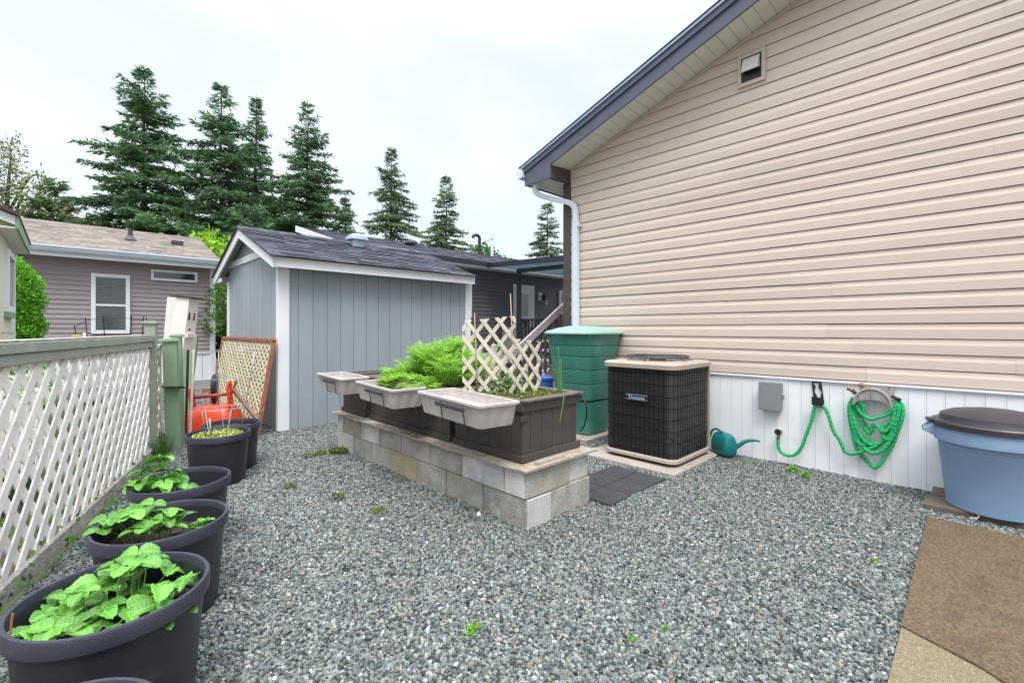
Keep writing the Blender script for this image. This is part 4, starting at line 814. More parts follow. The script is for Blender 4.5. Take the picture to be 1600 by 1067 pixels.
def pot(label, x, y, r, h, zs, soil=True, seed=1, mossy=False):
    t = thing('plant_pot', label, 'plant pot', (x, y, 0), 'large black nursery pots')
    mb = MB(); mb.lathe(x, y, [(r * .80, 0), (r * .82, .01), (r * .925, h - .055)], 56, caps=False); mb.lathe(x, y, [(r * .905, h - .03), (r * .80, .03), (0, .03)], 56, caps=False); mb.build('body', 'pot', t, smooth='auto')
    mb = MB(); mb.lathe(x, y, [(r * .93, h - .058), (r * .985, h - .056), (r * .992, h - .008), (r * .975, h), (r * .935, h), (r * .915, h - .012), (r * .903, h - .05)], 64, caps=False); mb.build('rim', 'potrim', t, smooth='auto')
    rs = random.Random(seed); mb = MB(); nr, na_ = 9, 40; vs = [(x, y, zs)]
    for i in range(1, nr + 1):
        for k in range(na_): a = 6.283 * k / na_; q = r * .89 * i / nr; vs.append((x + q * math.cos(a), y + q * math.sin(a), zs + rs.uniform(-.008, .010) + .012 * math.sin(q * 15 + a * 2)))
    fs = [(0, 1 + k, 1 + (k + 1) % na_) for k in range(na_)] + [(1 + (i - 1) * na_ + k, 1 + i * na_ + k, 1 + i * na_ + (k + 1) % na_, 1 + (i - 1) * na_ + (k + 1) % na_) for i in range(1, nr) for k in range(na_)]
    mb.add(vs, fs); mb.build('soil', 'soil', t)
    return t
PH = .45
pots = [('black nursery pot nearest the camera, cut off by the bottom edge', -.06, 1.46, .25), ('large black nursery pot full of strawberries, second from the camera', .130, 2.200, .292), ('black nursery pot with a dense strawberry clump at its left, third from the camera', .346, 2.843, .283),
        ('black nursery pot with strawberry leaves on the far left, fourth from the camera', .525, 3.535, .272), ('black nursery pot holding yellow green moss and a wire cage', 1.008, 4.90, .262), ('black nursery pot behind the mossy one, beside the wheelbarrow', 1.20, 5.28, .262)]
PT = [pot(l_, x, y, r, PH, {0: .40, 4: .415, 5: .40}.get(i, .335), seed=i) for i, (l_, x, y, r) in enumerate(pots)]
def berry(label, x, y, z, spots, seed, size, flower=None):
    """spots: (dx,dy,height,size)"""
    rs = random.Random(seed); t = thing('strawberry_plant', label, 'plant', (x, y, z), 'strawberry plants in pots'); mb = MB(); st_ = MB()
    for (dx, dy, hh, s_) in spots:
        c = Vector((x + dx, y + dy, z + hh)); rt = Vector((x + dx * .55 + rs.uniform(-.02, .02), y + dy * .55, z)); trifoliate(mb, st_, rt, c, size * s_, rs)
    mb.build('foliage', 'leaf', t, smooth=True); st_.build('stem', 'stem', t, smooth=True)
    if flower:
        f = MB(); c = Vector((x + flower[0], y + flower[1], z + flower[2]))
        for k in range(5):
            a = k * 1.2566; d = Vector((math.cos(a), math.sin(a), .15)); s2 = d.cross(Vector((0, 0, 1))).normalized(); f.add([c, c + d * .009 + s2 * .006, c + d * .016, c + d * .009 - s2 * .006], [(0, 1, 2, 3)])
        f.build('flower', 'petal', t)
    return t
def spots(n, rs, r, hlo, hhi, slo=.8, shi=1.15, cx=0, cy=0, mind=.045):
    out = []
    for _ in range(4000):
        if len(out) >= n: break
        a = rs.uniform(0, 6.283); q = r * math.sqrt(rs.random()); p = (cx + q * math.cos(a), cy + q * math.sin(a))
        if all((p[0] - o[0]) ** 2 + (p[1] - o[1]) ** 2 > mind * mind for o in out): out.append((*p, rs.uniform(hlo, hhi) * (1.15 - .5 * q / r), rs.uniform(slo, shi)))
    return out
q = random.Random(71)
s1 = spots(32, q, .235, .04, .15, mind=.056, slo=.65); s1 += [(.06 + q.uniform(-.07, .07), .09 + q.uniform(-.06, .06), q.uniform(.11, .19), 1.1) for _ in range(6)]
berry('sprawling strawberry plant with a white flower filling the large near pot', .130, 2.2, .335, s1, 72, .074, flower=(-.03, .09, .150))
s2 = spots(17, q, .13, .10, .23, cx=-.10, cy=.02, mind=.035) + [(.12, -.05, .05, .8), (.16, -.02, .06, .8), (.02, -.06, .08, .9), (.09, .0, .11, .9), (.17, .03, .04, .7)]
berry('strawberry clump crowded at the left side of the third pot', .346, 2.843, .335, s2, 73, .078)
s3 = spots(18, q, .14, .12, .25, cx=-.12, cy=.03, mind=.035) + [(-.03, -.05, .10, .9), (.02, -.07, .08, .8), (.10, -.10, .02, .5)]
berry('strawberry clump with long leaves at the left side of the fourth pot', .525, 3.535, .335, s3, 74, .08)
# fallen runner in the near pot
mb = MB(); mb.tube(catmull([(-.115, 2.135, .35), (-.125, 2.14, .42), (-.12, 2.135, .50)], 5), .003, 6); mb.build('stake', 'terracotta', label='thin orange stick standing in the large near pot', cat='stick', base=(-.115, 2.135, .35))
def tuft(mb, x, y, z, r, n, rs, h=.03, s=.02):
    for _ in range(n):
        a = rs.uniform(0, 6.28); q_ = r * math.sqrt(rs.random()); px, py = x + q_ * math.cos(a), y + q_ * math.sin(a)
        d = Vector((rs.uniform(-1, 1), rs.uniform(-1, 1), rs.uniform(.1, 1.0))).normalized(); c = Vector((px, py, z + rs.uniform(0, h) * (1 - .5 * q_ / r))); s2 = d.cross(Vector((rs.uniform(-1, 1), rs.uniform(-1, 1), .3))).normalized(); l_ = s * rs.uniform(.6, 1.4)
        mb.add([c, c + d * l_ * .5 + s2 * l_ * .3, c + d * l_, c + d * l_ * .5 - s2 * l_ * .3], [(0, 1, 2, 3)], rs.random())
M['ymoss'] = mat('yellow_green_moss', (.48, .50, .13), .9, (.30, .36, .08), 25, tint=.5)
rs = random.Random(5)
mb = MB(); tuft(mb, 1.0, 4.88, .418, .20, 900, rs, .03, .022); mb.build('moss', 'ymoss', label='yellow green moss and seedlings on the soil of the fifth pot', cat='moss', kind='stuff')
# plant cages
def cage(label, x, y, z0, rings, legs=4, wd=.0022, lean=(0, 0)):
    t = thing('plant_cage', label, 'plant cage', (x, y, z0)); mb = MB()
    for (zz, r) in rings:
        k = (zz) ; mb = MB(); mb.tube([(x + lean[0] * k + r * math.cos(a * 6.283 / 36), y + lean[1] * k + r * math.sin(a * 6.283 / 36), z0 + zz) for a in range(36)], wd, 5, closed=True)
        mb.build('hoop', 'wire', t, smooth=True)
    mb = MB(); rt = rings[-1]
    for i in range(legs):
        a = .5 + i * 6.283 / legs; mb.tube([(x + r * math.cos(a) + lean[0] * zz, y + r * math.sin(a) + lean[1] * zz, z0 + zz) for zz, r in ([(0, rings[0][1] * .9)] + rings)], wd, 5)
        mb.build('leg', 'wire', t, smooth=True); mb = MB()
cage('galvanised wire plant cage standing in the mossy pot', 1.0, 4.9, .40, [(.0, .10), (.27, .155)], wd=.0028)
cage('taller wire plant cage standing in the pot behind', 1.20, 5.28, .38, [(.0, .11), (.23, .15), (.52, .20), (.80, .235)], wd=.0028, lean=(.05, 0))
mb = MB(); mb.tube([(.93, 4.80, .42), (.92, 4.80, .60)], .008, 8); mb.build('stub_pipe', 'grey_plastic', label='short grey pipe standing in the mossy pot', cat='pipe', smooth=True)

# ------------------------------------------------------------------ wheelbarrow upside down
wb = thing('wheelbarrow', 'orange red wheelbarrow lying upside down beside the pots', 'wheelbarrow', (1.6, 6.6, 0))
A0 = Vector((1.30, 6.98, 0)); ax = Vector((.86, .50, 0)).normalized(); WBM = Matrix.Translation((1.42, 7.16, 0)) @ Matrix.Rotation(R(-44.4 + 8), 4, 'Z') @ Matrix.Diagonal((.74, .80, .97, 1))
def rrect(a, b, r, z, n=6, cx=0, cy=0):
    out = []
    for (sx_, sy_, a0) in ((1, 1, 0), (-1, 1, 90), (-1, -1, 180), (1, -1, 270)):
        for k in range(n + 1): t_ = R(a0 + 90 * k / n); out.append((cx + sx_ * (a - r) + r * math.cos(t_), cy + sy_ * (b - r) + r * math.sin(t_), z))
    return out
def loft(mb, rings, cap0=True, cap1=True):
    n = len(rings[0]); vs = [p for r_ in rings for p in r_]; fs = [(i * n + k, i * n + (k + 1) % n, (i + 1) * n + (k + 1) % n, (i + 1) * n + k) for i in range(len(rings) - 1) for k in range(n)]
    if cap0: fs.append(tuple(reversed(range(n))))
    if cap1: fs.append(tuple(range((len(rings) - 1) * n, len(rings) * n)))
    mb.add(vs, fs)
mb = MB(WBM); loft(mb, [rrect(.47, .36, .12, .015), rrect(.475, .365, .12, .03), rrect(.445, .335, .12, .04), rrect(.43, .32, .13, .12), rrect(.39, .28, .13, .25), rrect(.35, .24, .12, .34), rrect(.30, .19, .10, .385, cx=.01), rrect(.22, .12, .06, .40, cx=.02)]); mb.build('tray', 'orange', wb, smooth='auto')
for yy in (-.17,):
    pass
def leg(xc, z1):
    mb = MB(WBM); mb.tube(catmull([(xc, -.20, .36), (xc - .02, -.22, .55), (xc - .02, -.22, z1 - .03), (xc - .02, -.18, z1), (xc - .02, -.14, z1 - .03), (xc + .01, -.12, .38)], 5), .021, 10); mb.build('leg', 'orange', wb, smooth=True)
leg(-.26, .665); leg(.36, .72)
mb = MB(WBM); mb.tube([(-.27, -.21, .52), (.36, -.21, .565)], .022, 8); mb.build('crossbar', 'red_dark', wb, smooth=True)
mb = MB(WBM); mb.tube(catmull([(.22, .10, .40), (.25, .12, .55), (.33, .12, .72)], 5), .02, 8); mb.tube([(.05, .05, .40), (.05, .05, .60)], .018, 8); mb.build('wheel_bracket', 'red_dark', wb, smooth=True)
mb = MB(WBM @ Matrix.Translation((-.07, .16, .60)) @ Matrix.Rotation(R(20), 4, 'Z') @ Matrix.Rotation(R(90), 4, 'Y')); mb.lathe(0, 0, [(.10, -.03), (.165, -.045), (.20, -.03), (.21, 0), (.20, .03), (.165, .045), (.10, .03)], 32); wh = mb.build('wheel', 'black', wb, smooth='auto')
mb = MB(WBM @ Matrix.Translation((-.07, .16, .60)) @ Matrix.Rotation(R(20), 4, 'Z') @ Matrix.Rotation(R(90), 4, 'Y')); mb.lathe(0, 0, [(0, -.04), (.03, -.04), (.035, -.025), (.105, -.02), (.105, .02), (.035, .025), (.03, .04), (0, .04)], 24); mb.build('rim', 'teal', wh, smooth='auto')
mb = MB(); mb.bar((1.62, 7.05, .58), (1.63, 5.98, .32), .04, .045); mb.build('handle', 'handle_wood', wb, bevel=.006)

# ------------------------------------------------------------------ lattice panel leaning on the shed
lp = thing('lattice_screen', 'beige lattice screen in a flaking red frame leaning on the shed', 'lattice screen', (1.9, 7.8, 0))
def LP(s, v): return Vector((1.80 + .20 * v / 1.24, 6.62 + s, v))
vv = Vector((.20, 0, 1.24)).normalized(); H = 1.265; Lp = 2.72
mb = MB(); lattice(mb, (1.80, 6.64, .02), (0, 1, 0), Lp - .04, H - .04, .175, .038, .007, (1, 0, 0), rnd=fr, v=vv, ang=31); mb.build('lattice', 'lat_beige', lp)
mb = MB(); mb.bar(LP(0, 0), LP(0, H - .02), .05, .04, up=(0, 1, 0)); mb.bar(LP(Lp, 0), LP(Lp, H - .02), .05, .04, up=(0, 1, 0)); mb.bar(LP(-.02, H - .02) , LP(Lp + .02, H - .02), .05, .045); mb.bar(LP(.02, .015), LP(Lp - .02, .015), .045, .05); mb.build('frame', 'rust', lp, bevel=.003)

# ------------------------------------------------------------------ block base of the raised planters
bp = thing('block_plinth', 'two courses of loose concrete blocks topped with weathered plywood', 'block wall', (2.68, 3.75, 0))
ty = [2.222, 2.434, 2.929, 3.391, 3.874, 4.301, 4.712, 5.149, 5.30]; by_ = [2.212, 2.678, 3.155, 3.607, 4.059, 4.48, 4.903, 5.31]
tm = ['block_pale', 'block_pale', 'block_moss', 'block', 'block_moss', 'block_pale', 'block_moss', 'block_pale']; bm_ = ['block', 'block_moss', 'block', 'block_yellow', 'block', 'block', 'block_pale']
rs = random.Random(41)
def blk(x0, y0_, z0, x1, y1_, z1, m):
    mb = MB(); j = lambda: rs.uniform(-.004, .004); a, b, c, d, e_, f = x0 + j(), y0_, z0, x1 + j(), y1_, z1
    # hollow block: shell with two cores
    mb.box(a, b, c, d, e_, f); mb.build('block', m, bp, bevel=.008)
for i in range(8): blk(2.300 + (.06 if i == 0 else 0) * 0, ty[i] + (.002 if i else -.0), .2025, 2.50, ty[i + 1] - .007, .402, tm[i])
for i in range(7): blk(2.306, by_[i] + (.002 if i else 0), -.04, 2.50, by_[i + 1] - .006, .199, bm_[i])
blk(2.506, 2.226, .2025, 2.79, 2.42, .402, 'block'); blk(2.81, 2.226, .2025, 3.045, 2.42, .398, 'block_pale'); blk(2.306, 2.206, .2030, 2.792, 2.2212, .4015, 'block_moss')
blk(2.570, 2.206, -.04, 3.05, 2.42, .2, 'block'); blk(2.312, 2.196, -.04, 2.560, 2.2112, .1995, 'block_pale')
for i in range(6): blk(2.85, 2.44 + i * .46, .2025, 3.04, 2.435 + (i + 1) * .46, .4, 'block'); blk(2.85, 2.44 + i * .46, -.04, 3.045, 2.435 + (i + 1) * .46, .2, 'block')
blk(2.51, 5.10, -.04, 2.84, 5.3, .2, 'block'); blk(2.51, 5.10, .2025, 2.84, 5.3, .4, 'block')
# warped plywood top
mb = MB(); nx_, ny_ = 8, 40; vs = []
for k in range(2):
    for j in range(ny_ + 1):
        for i in range(nx_ + 1):
            y = 2.17 + 3.2 * j / ny_; x = 2.255 + .86 * i / nx_ + .006 * math.sin(j * 2.1) * (i == 0) + (.012 * math.sin(j * .9 + 1)) * (i == 0); dz_ = -.010 * (abs(i - nx_ / 2) / (nx_ / 2)) ** 3 * (1 + math.sin(y * 3))
            vs.append((x, y, .4035 + .018 * k + max(dz_, -.0005) if k == 0 else .4215 + dz_ * .4))
o2 = (nx_ + 1) * (ny_ + 1); f_ = lambda i, j, k: k * o2 + j * (nx_ + 1) + i
fs = [(f_(i, j, 1), f_(i + 1, j, 1), f_(i + 1, j + 1, 1), f_(i, j + 1, 1)) for i in range(nx_) for j in range(ny_)] + [(f_(i, j, 0), f_(i, j + 1, 0), f_(i + 1, j + 1, 0), f_(i + 1, j, 0)) for i in range(nx_) for j in range(ny_)]
fs += [(f_(0, j, 0), f_(0, j, 1), f_(0, j + 1, 1), f_(0, j + 1, 0)) for j in range(ny_)] + [(f_(nx_, j, 0), f_(nx_, j + 1, 0), f_(nx_, j + 1, 1), f_(nx_, j, 1)) for j in range(ny_)] + [(f_(i, 0, 0), f_(i + 1, 0, 0), f_(i + 1, 0, 1), f_(i, 0, 1)) for i in range(nx_)] + [(f_(i, ny_, 0), f_(i, ny_, 1), f_(i + 1, ny_, 1), f_(i + 1, ny_, 0)) for i in range(nx_)]
mb.add(vs, fs); mb.build('plywood_top', 'ply', bp)
mb = MB()
for _ in range(14): y = rs.uniform(2.6, 5.0); mb.box(2.262 + rs.uniform(0, .05), y, .4220, 2.29 + rs.uniform(0, .05), y + rs.uniform(.05, .16), .4225 + rs.uniform(.003, .008))
mb.box(2.42, 2.20, .4220, 2.72, 2.235, .437); mb.build('splinter', 'ply', bp)
# planter boxes
def pbox(label, y0_, y1_, seed, x0=2.38, x1=3.02, z0=.423, z1=.868):
    t = thing('planter_box', label, 'planter', ((x0 + x1) / 2, (y0_ + y1_) / 2, z0), 'dark brown planter boxes'); rs = random.Random(seed)
    mb = MB()
    def side(p0, p1, nrm):
        vwall(mb, p0, p1, z0, lambda s: z1 - .02, .125, .004, .005, nrm, first=rs.uniform(.08, .12), rnd=rs)
    side((x0, y0_), (x1, y0_), (0, -1)); side((x0, y0_), (x0, y1_), (-1, 0)); side((x0, y1_), (x1, y1_), (0, 1)); side((x1, y0_), (x1, y1_), (1, 0))
    mb.box(x0 + .02, y0_ + .02, z0, x0 + .022, y1_ - .02, z1 - .02); mb.box(x1 - .022, y0_ + .02, z0, x1 - .02, y1_ - .02, z1 - .02)
    mb.build('side_board', 'box_brown', t)
    mb = MB(); mb.box(x0 - .022, y0_ - .022, z0 + .001, x1 + .03, y0_ - .001, z0 + .055); mb.box(x0 - .022, y0_ - .001, z0 + .001, x0 - .001, y1_ + .01, z0 + .05); mb.build('base_trim', 'box_brown', t, bevel=.004)
    mb = MB(); mb.box(x0 - .018, y0_ - .020, z1 - .075, x1 + .02, y0_ - .001, z1 - .005); mb.box(x0 - .019, y0_ - .001, z1 - .075, x0 - .001, y1_, z1 - .005); mb.box(x0 - .03, y0_ - .018, z1 - .145, x0 + .03, y0_ - .002, z1 - .105); mb.build('upper_trim', 'box_brown', t, bevel=.004)
    mb = MB(); mb.box(x0 - .020, y0_ - .045, z1 - .004, x1 + .055, y0_ + .035, z1 + .014); mb.box(x0 - .020, y0_ + .0355, z1 - .004, x0 + .035, y1_ - .035, z1 + .014); mb.box(x1 - .035, y0_ + .0355, z1 - .004, x1 + .05, y1_ - .035, z1 + .014); mb.box(x0 - .045, y1_ - .0345, z1 - .004, x1 + .05, y1_ + .03, z1 + .014); mb.build('cap', 'box_cap', t, bevel=.004)
    mb = MB(); n_ = 16; vs = []
    for i in range(n_ + 1):
        for j in range(n_ + 1): vs.append((x0 + .022 + (x1 - x0 - .044) * i / n_, y0_ + .022 + (y1_ - y0_ - .044) * j / n_, z1 - .03 + rs.uniform(-.012, .012)))
    mb.add(vs, [(i * (n_ + 1) + j, (i + 1) * (n_ + 1) + j, (i + 1) * (n_ + 1) + j + 1, i * (n_ + 1) + j + 1) for i in range(n_) for j in range(n_)]); mb.build('soil', 'soil', t)
    mb = MB()
    for _ in range(9): a = rs.uniform(x0 + .03, x1 - .03); zz = rs.choice((z0 + .03, z1 - .04, z1 - .09, z0 + .12)); mb.lathe(0, 0, [(0, 0)], 3) if False else mb.box(a, y0_ - .0235, zz, a + .006, y0_ - .0225, zz + .006)
    mb.build('screw', 'wire', t)
pbox('near dark brown planter box with the lattice trellis in it', 2.32, 3.12, 1)
pbox('long dark brown planter box in the middle, full of feathery greens', 3.20, 4.62, 2)
pbox('far dark brown planter box with bare soil', 4.74, 5.32, 3)
# hanging railing planters
def rplanter(label, cx, cy, L_, Wd, ang, seed, z1=.905, h=.165, bumps=True):
    t = thing('trough_planter', label, 'trough', (cx, cy, z1 - h), 'taupe plastic trough planters hung on the planter boxes')
    Mx = Matrix.Translation((cx, cy, 0)) @ Matrix.Rotation(R(-ang), 4, 'Z')
    def ring(a, b, z, ins=0):
        pts = []
        for (p0, p1, nseg) in (((b and (a, -b)), (a, b), 18), ((a, b), (-a, b), 6), ((-a, b), (-a, -b), 18), ((-a, -b), (a, -b), 6)):
            for i in range(nseg * 2):
                f = i / (nseg * 2); x_ = p0[0] + (p1[0] - p0[0]) * f; y_ = p0[1] + (p1[1] - p0[1]) * f
                pts.append((x_, y_, f, nseg))
        out = []
        for (x_, y_, f, nseg) in pts:
            g_ = ((f * nseg * .5) % 1); gr = ins if g_ > .70 and .04 < f < .96 else 0
            # rounded corners
            rr_ = .03; ex = max(0, abs(x_) - (a - rr_)); ey = max(0, abs(y_) - (b - rr_))
            if ex > 0 and ey > 0:
                l_ = math.hypot(ex, ey); x_ = math.copysign(a - rr_ + ex / l_ * min(l_, rr_), x_); y_ = math.copysign(b - rr_ + ey / l_ * min(l_, rr_), y_)
            k = 1 - gr / max(a, .05); out.append((x_ * (1 - gr / a * (abs(x_) > a - .002)), y_ * (1 - gr / b * (abs(y_) > b - .002)), z))
        return out
    a, b = Wd / 2, L_ / 2
    mb = MB(Mx); loft(mb, [ring(a * .78, b * .90, z1 - h, .004), ring(a * .80, b * .915, z1 - h + .012, .010), ring(a * .90, b * .955, z1 - .035, .010), ring(a * .91, b * .96, z1 - .022, 0)], True, False)
    loft(mb, [ring(a * .87, b * .945, z1 - .006, 0), ring(a * .81, b * .915, z1 - .085, 0), ring(a * .79, b * .90, z1 - .09, 0)], False, True); mb.build('trough', 'taupe', t, smooth='auto')
    mb = MB(Mx); loft(mb, [ring(a * .90, b * .96, z1 - .022), ring(a, b, z1 - .018), ring(a, b, z1 - .002), ring(a * .97, b * .99, z1), ring(a * .88, b * .95, z1), ring(a * .86, b * .94, z1 - .01)], False, False); mb.build('rim', 'taupe', t, smooth='auto')
    mb = MB(Mx)
    for s_ in (-.28, .06):
        yy = s_ * L_ if ang > 0 else -s_ * L_; mb.tube([(-a - .004, yy, z1 - .035), (-a * .93 - .012, yy, z1 - .05), (-a * .84 - .010, yy, z1 - h + .004), (-a * .7, yy, z1 - h - .01), (.5 * a, yy, z1 - h - .01)], .004, 6)
    mb.box(-a - .028, -.32 * L_, z1 - .062, -a - .012, .10 * L_, z1 - .036)
    mb.build('bracket', 'dark_plastic', t)
    if bumps:
        mb = MB(Mx); rs = random.Random(seed)
        for i in range(int(L_ / .075)):
            for s_ in (-.25, .25): mb.lathe(a * s_, -b * .82 + i * .075, [(.036, z1 - .095), (.032, z1 - .066), (.018, z1 - .050), (0, z1 - .046)], 12)
        mb.build('drainage_bump', 'taupe', t, smooth=True)
    else:
        mb = MB(Mx); mb.box(-a * .8, -b * .9, z1 - .0895, a * .8, b * .9, z1 - .055); mb.build('soil', 'soil', t)
rplanter('taupe trough with rounded bumps inside, hung on the near planter box', 2.125, 2.67, .92, .35, 7, 1)
rplanter('taupe trough overhung by green fronds, hung on the middle planter box', 2.09, 3.72, .86, .33, 6, 2, bumps=False)
rplanter('small empty taupe trough, farthest of the three', 2.13, 4.79, .80, .31, 5, 3)
kb = MB(Matrix.Translation((2.365, 4.02, .665)) @ Matrix.Rotation(R(-90), 4, 'Y')); kb.lathe(0, 0, [(0, -.01), (.022, -.01), (.026, .0), (.022, .018), (0, .018)], 14); kb.build('drain_plug', 'black', label='black round plug on the middle planter box side', cat='plug', smooth='auto')
kb = MB(Matrix.Translation((2.365, 5.13, .70)) @ Matrix.Rotation(R(-90), 4, 'Y')); kb.lathe(0, 0, [(0, -.01), (.022, -.01), (.026, .0), (.022, .018), (0, .018)], 14); kb.build('drain_plug', 'black', label='black round plug on the far planter box side', cat='plug', smooth='auto')

# feathery greens
def frond(mb, b0, d, Ln, rs, drop=.5):
    d = d.normalized(); m_ = 13; pts = []
    for i in range(m_ + 1): t_ = i / m_; pts.append(b0 + d * Ln * t_ + Vector((0, 0, -drop * Ln * t_ * t_ * .5)))
    for i in range(3, m_ + 1):
        t_ = i / m_; p = pts[i]; dd = (pts[i] - pts[i - 1]).normalized(); s_ = dd.cross(Vector((0, 0, 1)))
        if s_.length < .1: s_ = Vector((1, 0, 0))
        s_.normalize(); tn = rs.random()
        pl = Ln * .30 * math.sin(PI * min(1, (1 - t_) * .9 + .1)) + .015
        for sg in (-1, 1):
            pd_ = (dd * .55 + s_ * sg + Vector((rs.uniform(-.2, .2), rs.uniform(-.2, .2), rs.uniform(-.15, .35)))).normalized(); k_ = max(2, int(pl / .013))
            for q_ in range(k_):
                c = p + pd_ * pl * (q_ + .5) / k_; l_ = .024 * rs.uniform(.6, 1.3)
                for sg2 in (-1, 1):
                    e_ = (pd_ * .6 + pd_.cross(Vector((rs.uniform(-.3, .3), rs.uniform(-.3, .3), 1))).normalized() * sg2 + Vector((0, 0, rs.uniform(-.2, .4)))).normalized(); w2 = e_.cross(Vector((rs.uniform(-1, 1), rs.uniform(-1, 1), 1))).normalized() * .0030
                    mb.add([c - w2, c + w2, c + e_ * l_ + w2 * .5, c + e_ * l_ - w2 * .5], [(0, 1, 2, 3)], min(1, max(0, tn * .6 + rs.uniform(0, .4))))
fg = thing('carrot_greens', 'bright feathery carrot greens spilling out of the middle planter box', 'plant', (2.7, 3.75, .84))
mb = MB(); st_ = MB(); rs = random.Random(55)
for i in range(215):
    y = 3.24 + 1.15 * rs.random(); x = rs.uniform(2.44, 2.96); tall = .42 + .85 * math.exp(-((y - 3.62) / .34) ** 2); az = rs.uniform(0, 6.28)
    d = Vector((math.cos(az) * rs.uniform(.1, .6) - .12, math.sin(az) * rs.uniform(.1, .6), 1)); L_ = rs.uniform(.26, .46) * tall
    b0 = Vector((x, y, .84)); frond(mb, b0, d, L_ * 1.1, rs, .45); st_.tube([b0, b0 + d.normalized() * L_ * .6], .0018, 4, caps=False)
for i in range(70):
    y = rs.uniform(3.35, 4.15); b0 = Vector((2.42, y, .87)); d = Vector((-rs.uniform(.4, 1.1), rs.uniform(-.4, .4), rs.uniform(.25, .9))); frond(mb, b0, d, rs.uniform(.16, .32), rs, .9)
mb.build('foliage', 'carrot', fg); st_.build('stem', 'stem', fg)
# near box plants: low mossy creeping cover, onion
mb = MB(); rs = random.Random(77)
for _ in range(46): tuft(mb, rs.uniform(2.44, 2.96), rs.uniform(2.38, 3.06), .842, rs.uniform(.04, .08), 70, rs, .055, .020)
mb.build('ground_cover', 'moss', kind='stuff', label='creeping yellow green cover on the soil of the near planter box', cat='ground cover')
mb = MB()
for _ in range(12): tuft(mb, rs.uniform(2.75, 3.35) * 0 + rs.uniform(2.55, 2.95), rs.uniform(2.65, 3.1), .86, .07, 60, rs, .22, .03)
mb.build('herb_clump', 'gleaf', label='taller green herb leaves behind the trellis in the near box', cat='plant')
on = MB(); rs = random.Random(8)
for (dx, dy, hh, r_) in ((.0, .0, .40, .008), (.012, -.01, .30, .007), (-.012, .01, .26, .007)): on.tube(catmull([(2.93 + dx, 2.41 + dy, .85), (2.925 + dx, 2.42 + dy, .85 + hh * .5), (2.92 + dx * 2, 2.43 + dy, .85 + hh)], 5), [r_ * (1 - .055 * i) for i in range(11)], 6)
on.tube(catmull([(2.93, 2.42, .86), (2.90, 2.43, 1.08), (2.86, 2.46, 1.22), (2.84, 2.47, 1.30), (2.83, 2.48, 1.42)], 5), .0022, 5); on.tube(catmull([(2.93, 2.42, .87), (2.86, 2.45, 1.08), (2.78, 2.50, 1.20)], 5), .0025, 5)
on.tube(catmull([(2.92, 2.39, .87), (2.86, 2.33, .90), (2.79, 2.265, .86), (2.74, 2.25, .74), (2.72, 2.25, .68)], 5), .004, 6); on.build('onion_plant', 'onion', label='tall thin onion leaves at the right end of the near planter box', cat='plant', smooth=True)
# trellis pieces in the near box and stakes
tr1 = thing('trellis_piece', 'cream lattice trellis piece tied with green twine in the near planter box', 'trellis', (2.45, 2.75, .86))
u1 = Vector((.74, -.67, 0)).normalized(); O1 = Vector((2.335, 2.965, .88)); mb = MB()
def zig(mb, O, u, wd, ht, pitch, sw, th, rnd, topcut):
    lattice(mb, O, u, wd, ht, pitch, sw, th, Vector((u.y, -u.x, 0)), rnd=rnd, ang=52, planes=topcut)
lattice(mb, O1, u1, .44, .63, .134, .031, .008, (u1.y, -u1.x, 0), rnd=fr, ang=52, planes=[(-.10, 1, .585)]); mb.build('lattice', 'lat_cream', tr1, bevel=.0015)
mb = MB(); tw_ = O1 + u1 * .262 + Vector((0, 0, .37)); mb.tube(catmull([tw_ + Vector((-.03, -.02, 0)), tw_ + Vector((.0, -.03, .008)), tw_ + Vector((.045, -.045, -.003))], 4), .006, 6); mb.build('twine', 'hose', tr1)
tr2 = thing('trellis_piece', 'lower cream lattice trellis piece at the right of the near planter box', 'trellis', (2.9, 2.5, .86))
O3 = Vector((2.565, 2.655, .87)); u3 = Vector((.97, -.10, 0)).normalized(); mb = MB(); lattice(mb, O3, u3, .34, .50, .134, .031, .008, (u3.y, -u3.x, 0), rnd=fr, ang=50, planes=[(.12, 1, .46)]); mb.build('lattice', 'lat_cream', tr2, bevel=.0015)
tr3 = thing('trellis_piece', 'cream lattice trellis piece standing behind the front one', 'trellis', (2.8, 2.9, .86))
O4 = Vector((2.52, 3.02, .87)); mb = MB(); lattice(mb, O4, u3, .40, .55, .128, .034, .008, (u3.y, -u3.x, 0), rnd=fr, ang=50, planes=[(-1, 0, -.16), (.5, 1, .50)]); mb.build('lattice', 'lat_cream', tr3, bevel=.0015)
for k, (a, b, lab) in enumerate((((2.41, 2.86, .84), (2.385, 2.87, 1.53), 'thin bamboo stake at the left end of the trellis'), ((2.64, 2.66, .84), (2.60, 2.67, 1.69), 'taller bamboo stake behind the trellis peak'))):
    mb = MB(); mb.tube([a, tuple((p + q_) / 2 + .004 for p, q_ in zip(a, b)), b], [.006, .0055, .004], 7); mb.build('bamboo_stake', 'dry', label=lab, cat='stake', smooth=True)

